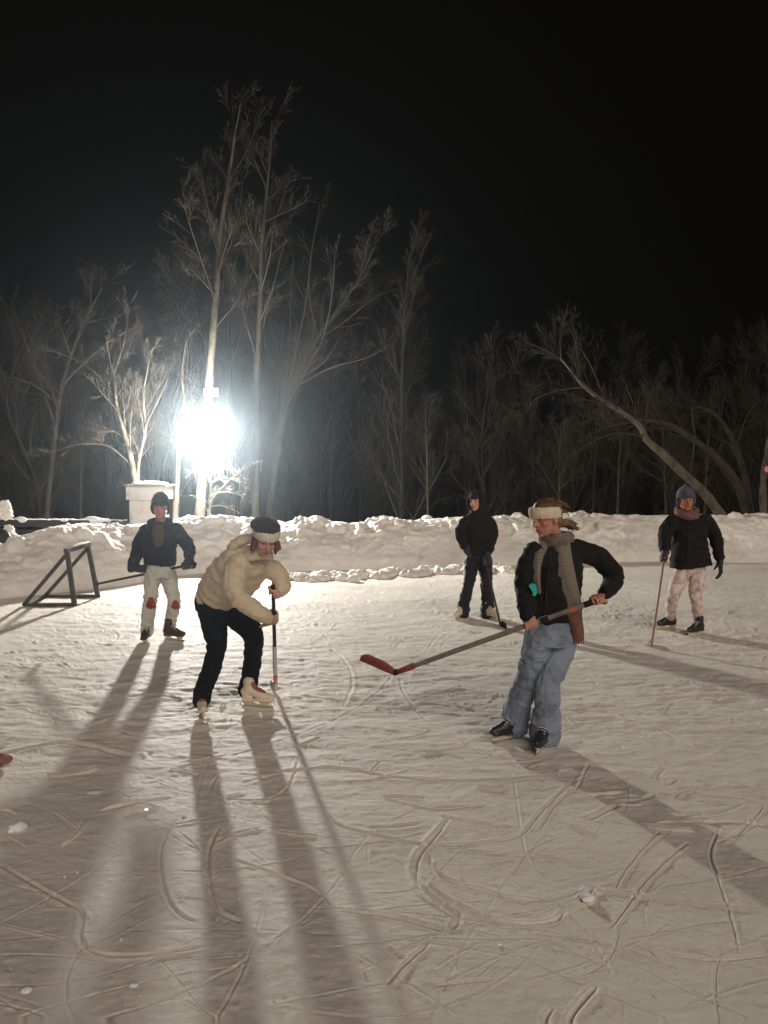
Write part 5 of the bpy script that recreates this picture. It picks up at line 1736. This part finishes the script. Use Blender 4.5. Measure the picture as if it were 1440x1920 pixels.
rg = np.random.default_rng(77)
spots = []
for row, (d, n) in enumerate(((24, 9), (27.5, 11), (32, 12), (38, 13), (46, 12))):
    for k in range(n):
        fx = (-.66 + 1.32 * (k + rg.uniform(.1, .9)) / n)
        spots.append((fx * d, d + rg.uniform(-1.5, 1.5), rg.uniform(.8, 1.12), rg.uniform(0, 6.28)))
for i, (x, y, s, a) in enumerate(spots):
    o = protos[i % 5] if i < 5 else copy_tree(protos[i % 5])
    fall = min(max((y - 17.5) / 10.0, 0), 1)
    lowside = 1.0 if x / y < .25 else .9
    o.location = (x, y, -2.6 * fall * fall * (3 - 2 * fall) - .09 * max(y - 27, 0))
    o.rotation_euler = (0, 0, a)
    o.scale = (s * lowside, s * lowside, s * ((1.15 if -.35 < x / y < .02 else .98) + .02 * max(y - 27, 0)))


# ------------------------------------------------------------------ air
def haze():
    m = bpy.data.materials.new('haze')
    m.use_nodes = True
    nt = m.node_tree
    nt.nodes.clear()
    out = nt.nodes.new('ShaderNodeOutputMaterial')
    v = nt.nodes.new('ShaderNodeVolumePrincipled')
    v.inputs['Color'].default_value = (.72, .88, 1.0, 1)
    v.inputs['Density'].default_value = HAZE_D
    v.inputs['Anisotropy'].default_value = HAZE_G
    nt.links.new(v.outputs['Volume'], out.inputs['Volume'])
    S = Soup()
    S.box((0, 0, 4.5), (96, 96, 15.5))
    o = finish('haze', S.mesh(), m, smooth=False)
    tag(o, 'thin frosty night haze, also standing in for lens glare', None, None, 'stuff')


HAZE_D, HAZE_G = .0017, .915  # forward scatter also stands in for lens bloom round the floodlight
haze()

# ------------------------------------------------------------------ light
w = bpy.data.worlds.new('World')
scene.world = w
w.use_nodes = True
bg = w.node_tree.nodes['Background']
bg.inputs['Color'].default_value = (.0021, .0017, .0012, 1)
bg.inputs['Strength'].default_value = 1.0
sl = bpy.data.lights.new('night_fill_sun', 'SUN')
sl.energy = 1.75
sl.angle = math.radians(55)
sl.color = (1.0, .86, .74)
so = bpy.data.objects.new('night_fill_sun', sl)
COL.objects.link(so)
so.rotation_euler = (Vector((-.35, .85, -.45))).to_track_quat('-Z', 'Y').to_euler()
so.location = (6, -10, 12)

# ------------------------------------------------------------------ camera and render
cd = bpy.data.cameras.new('camera')
cam = bpy.data.objects.new('camera', cd)
COL.objects.link(cam)
cam.location = (0, 0, CAM_H)
cam.rotation_euler = (math.pi / 2 - PITCH, 0, 0)
cd.sensor_fit = 'HORIZONTAL'
cd.sensor_width = 36.0
cd.lens = 36.0 * FPX / 1440.0
cd.clip_start, cd.clip_end = .05, 600
scene.camera = cam
vs = scene.view_settings
vs.view_transform = 'Standard'
vs.look = 'None'
vs.exposure, vs.gamma = 0.0, 1.0
scene.cycles.use_denoising = True
try:
    scene.cycles.denoiser = 'OPENIMAGEDENOISE'
    scene.cycles.denoising_input_passes = 'RGB_ALBEDO_NORMAL'
except Exception:
    pass
scene.cycles.max_bounces = 6
scene.cycles.diffuse_bounces = 3
scene.cycles.glossy_bounces = 2
scene.cycles.volume_bounces = 0
scene.cycles.transparent_max_bounces = 8
scene.cycles.sample_clamp_indirect = 4.0
scene.cycles.caustics_reflective = False
scene.cycles.caustics_refractive = False
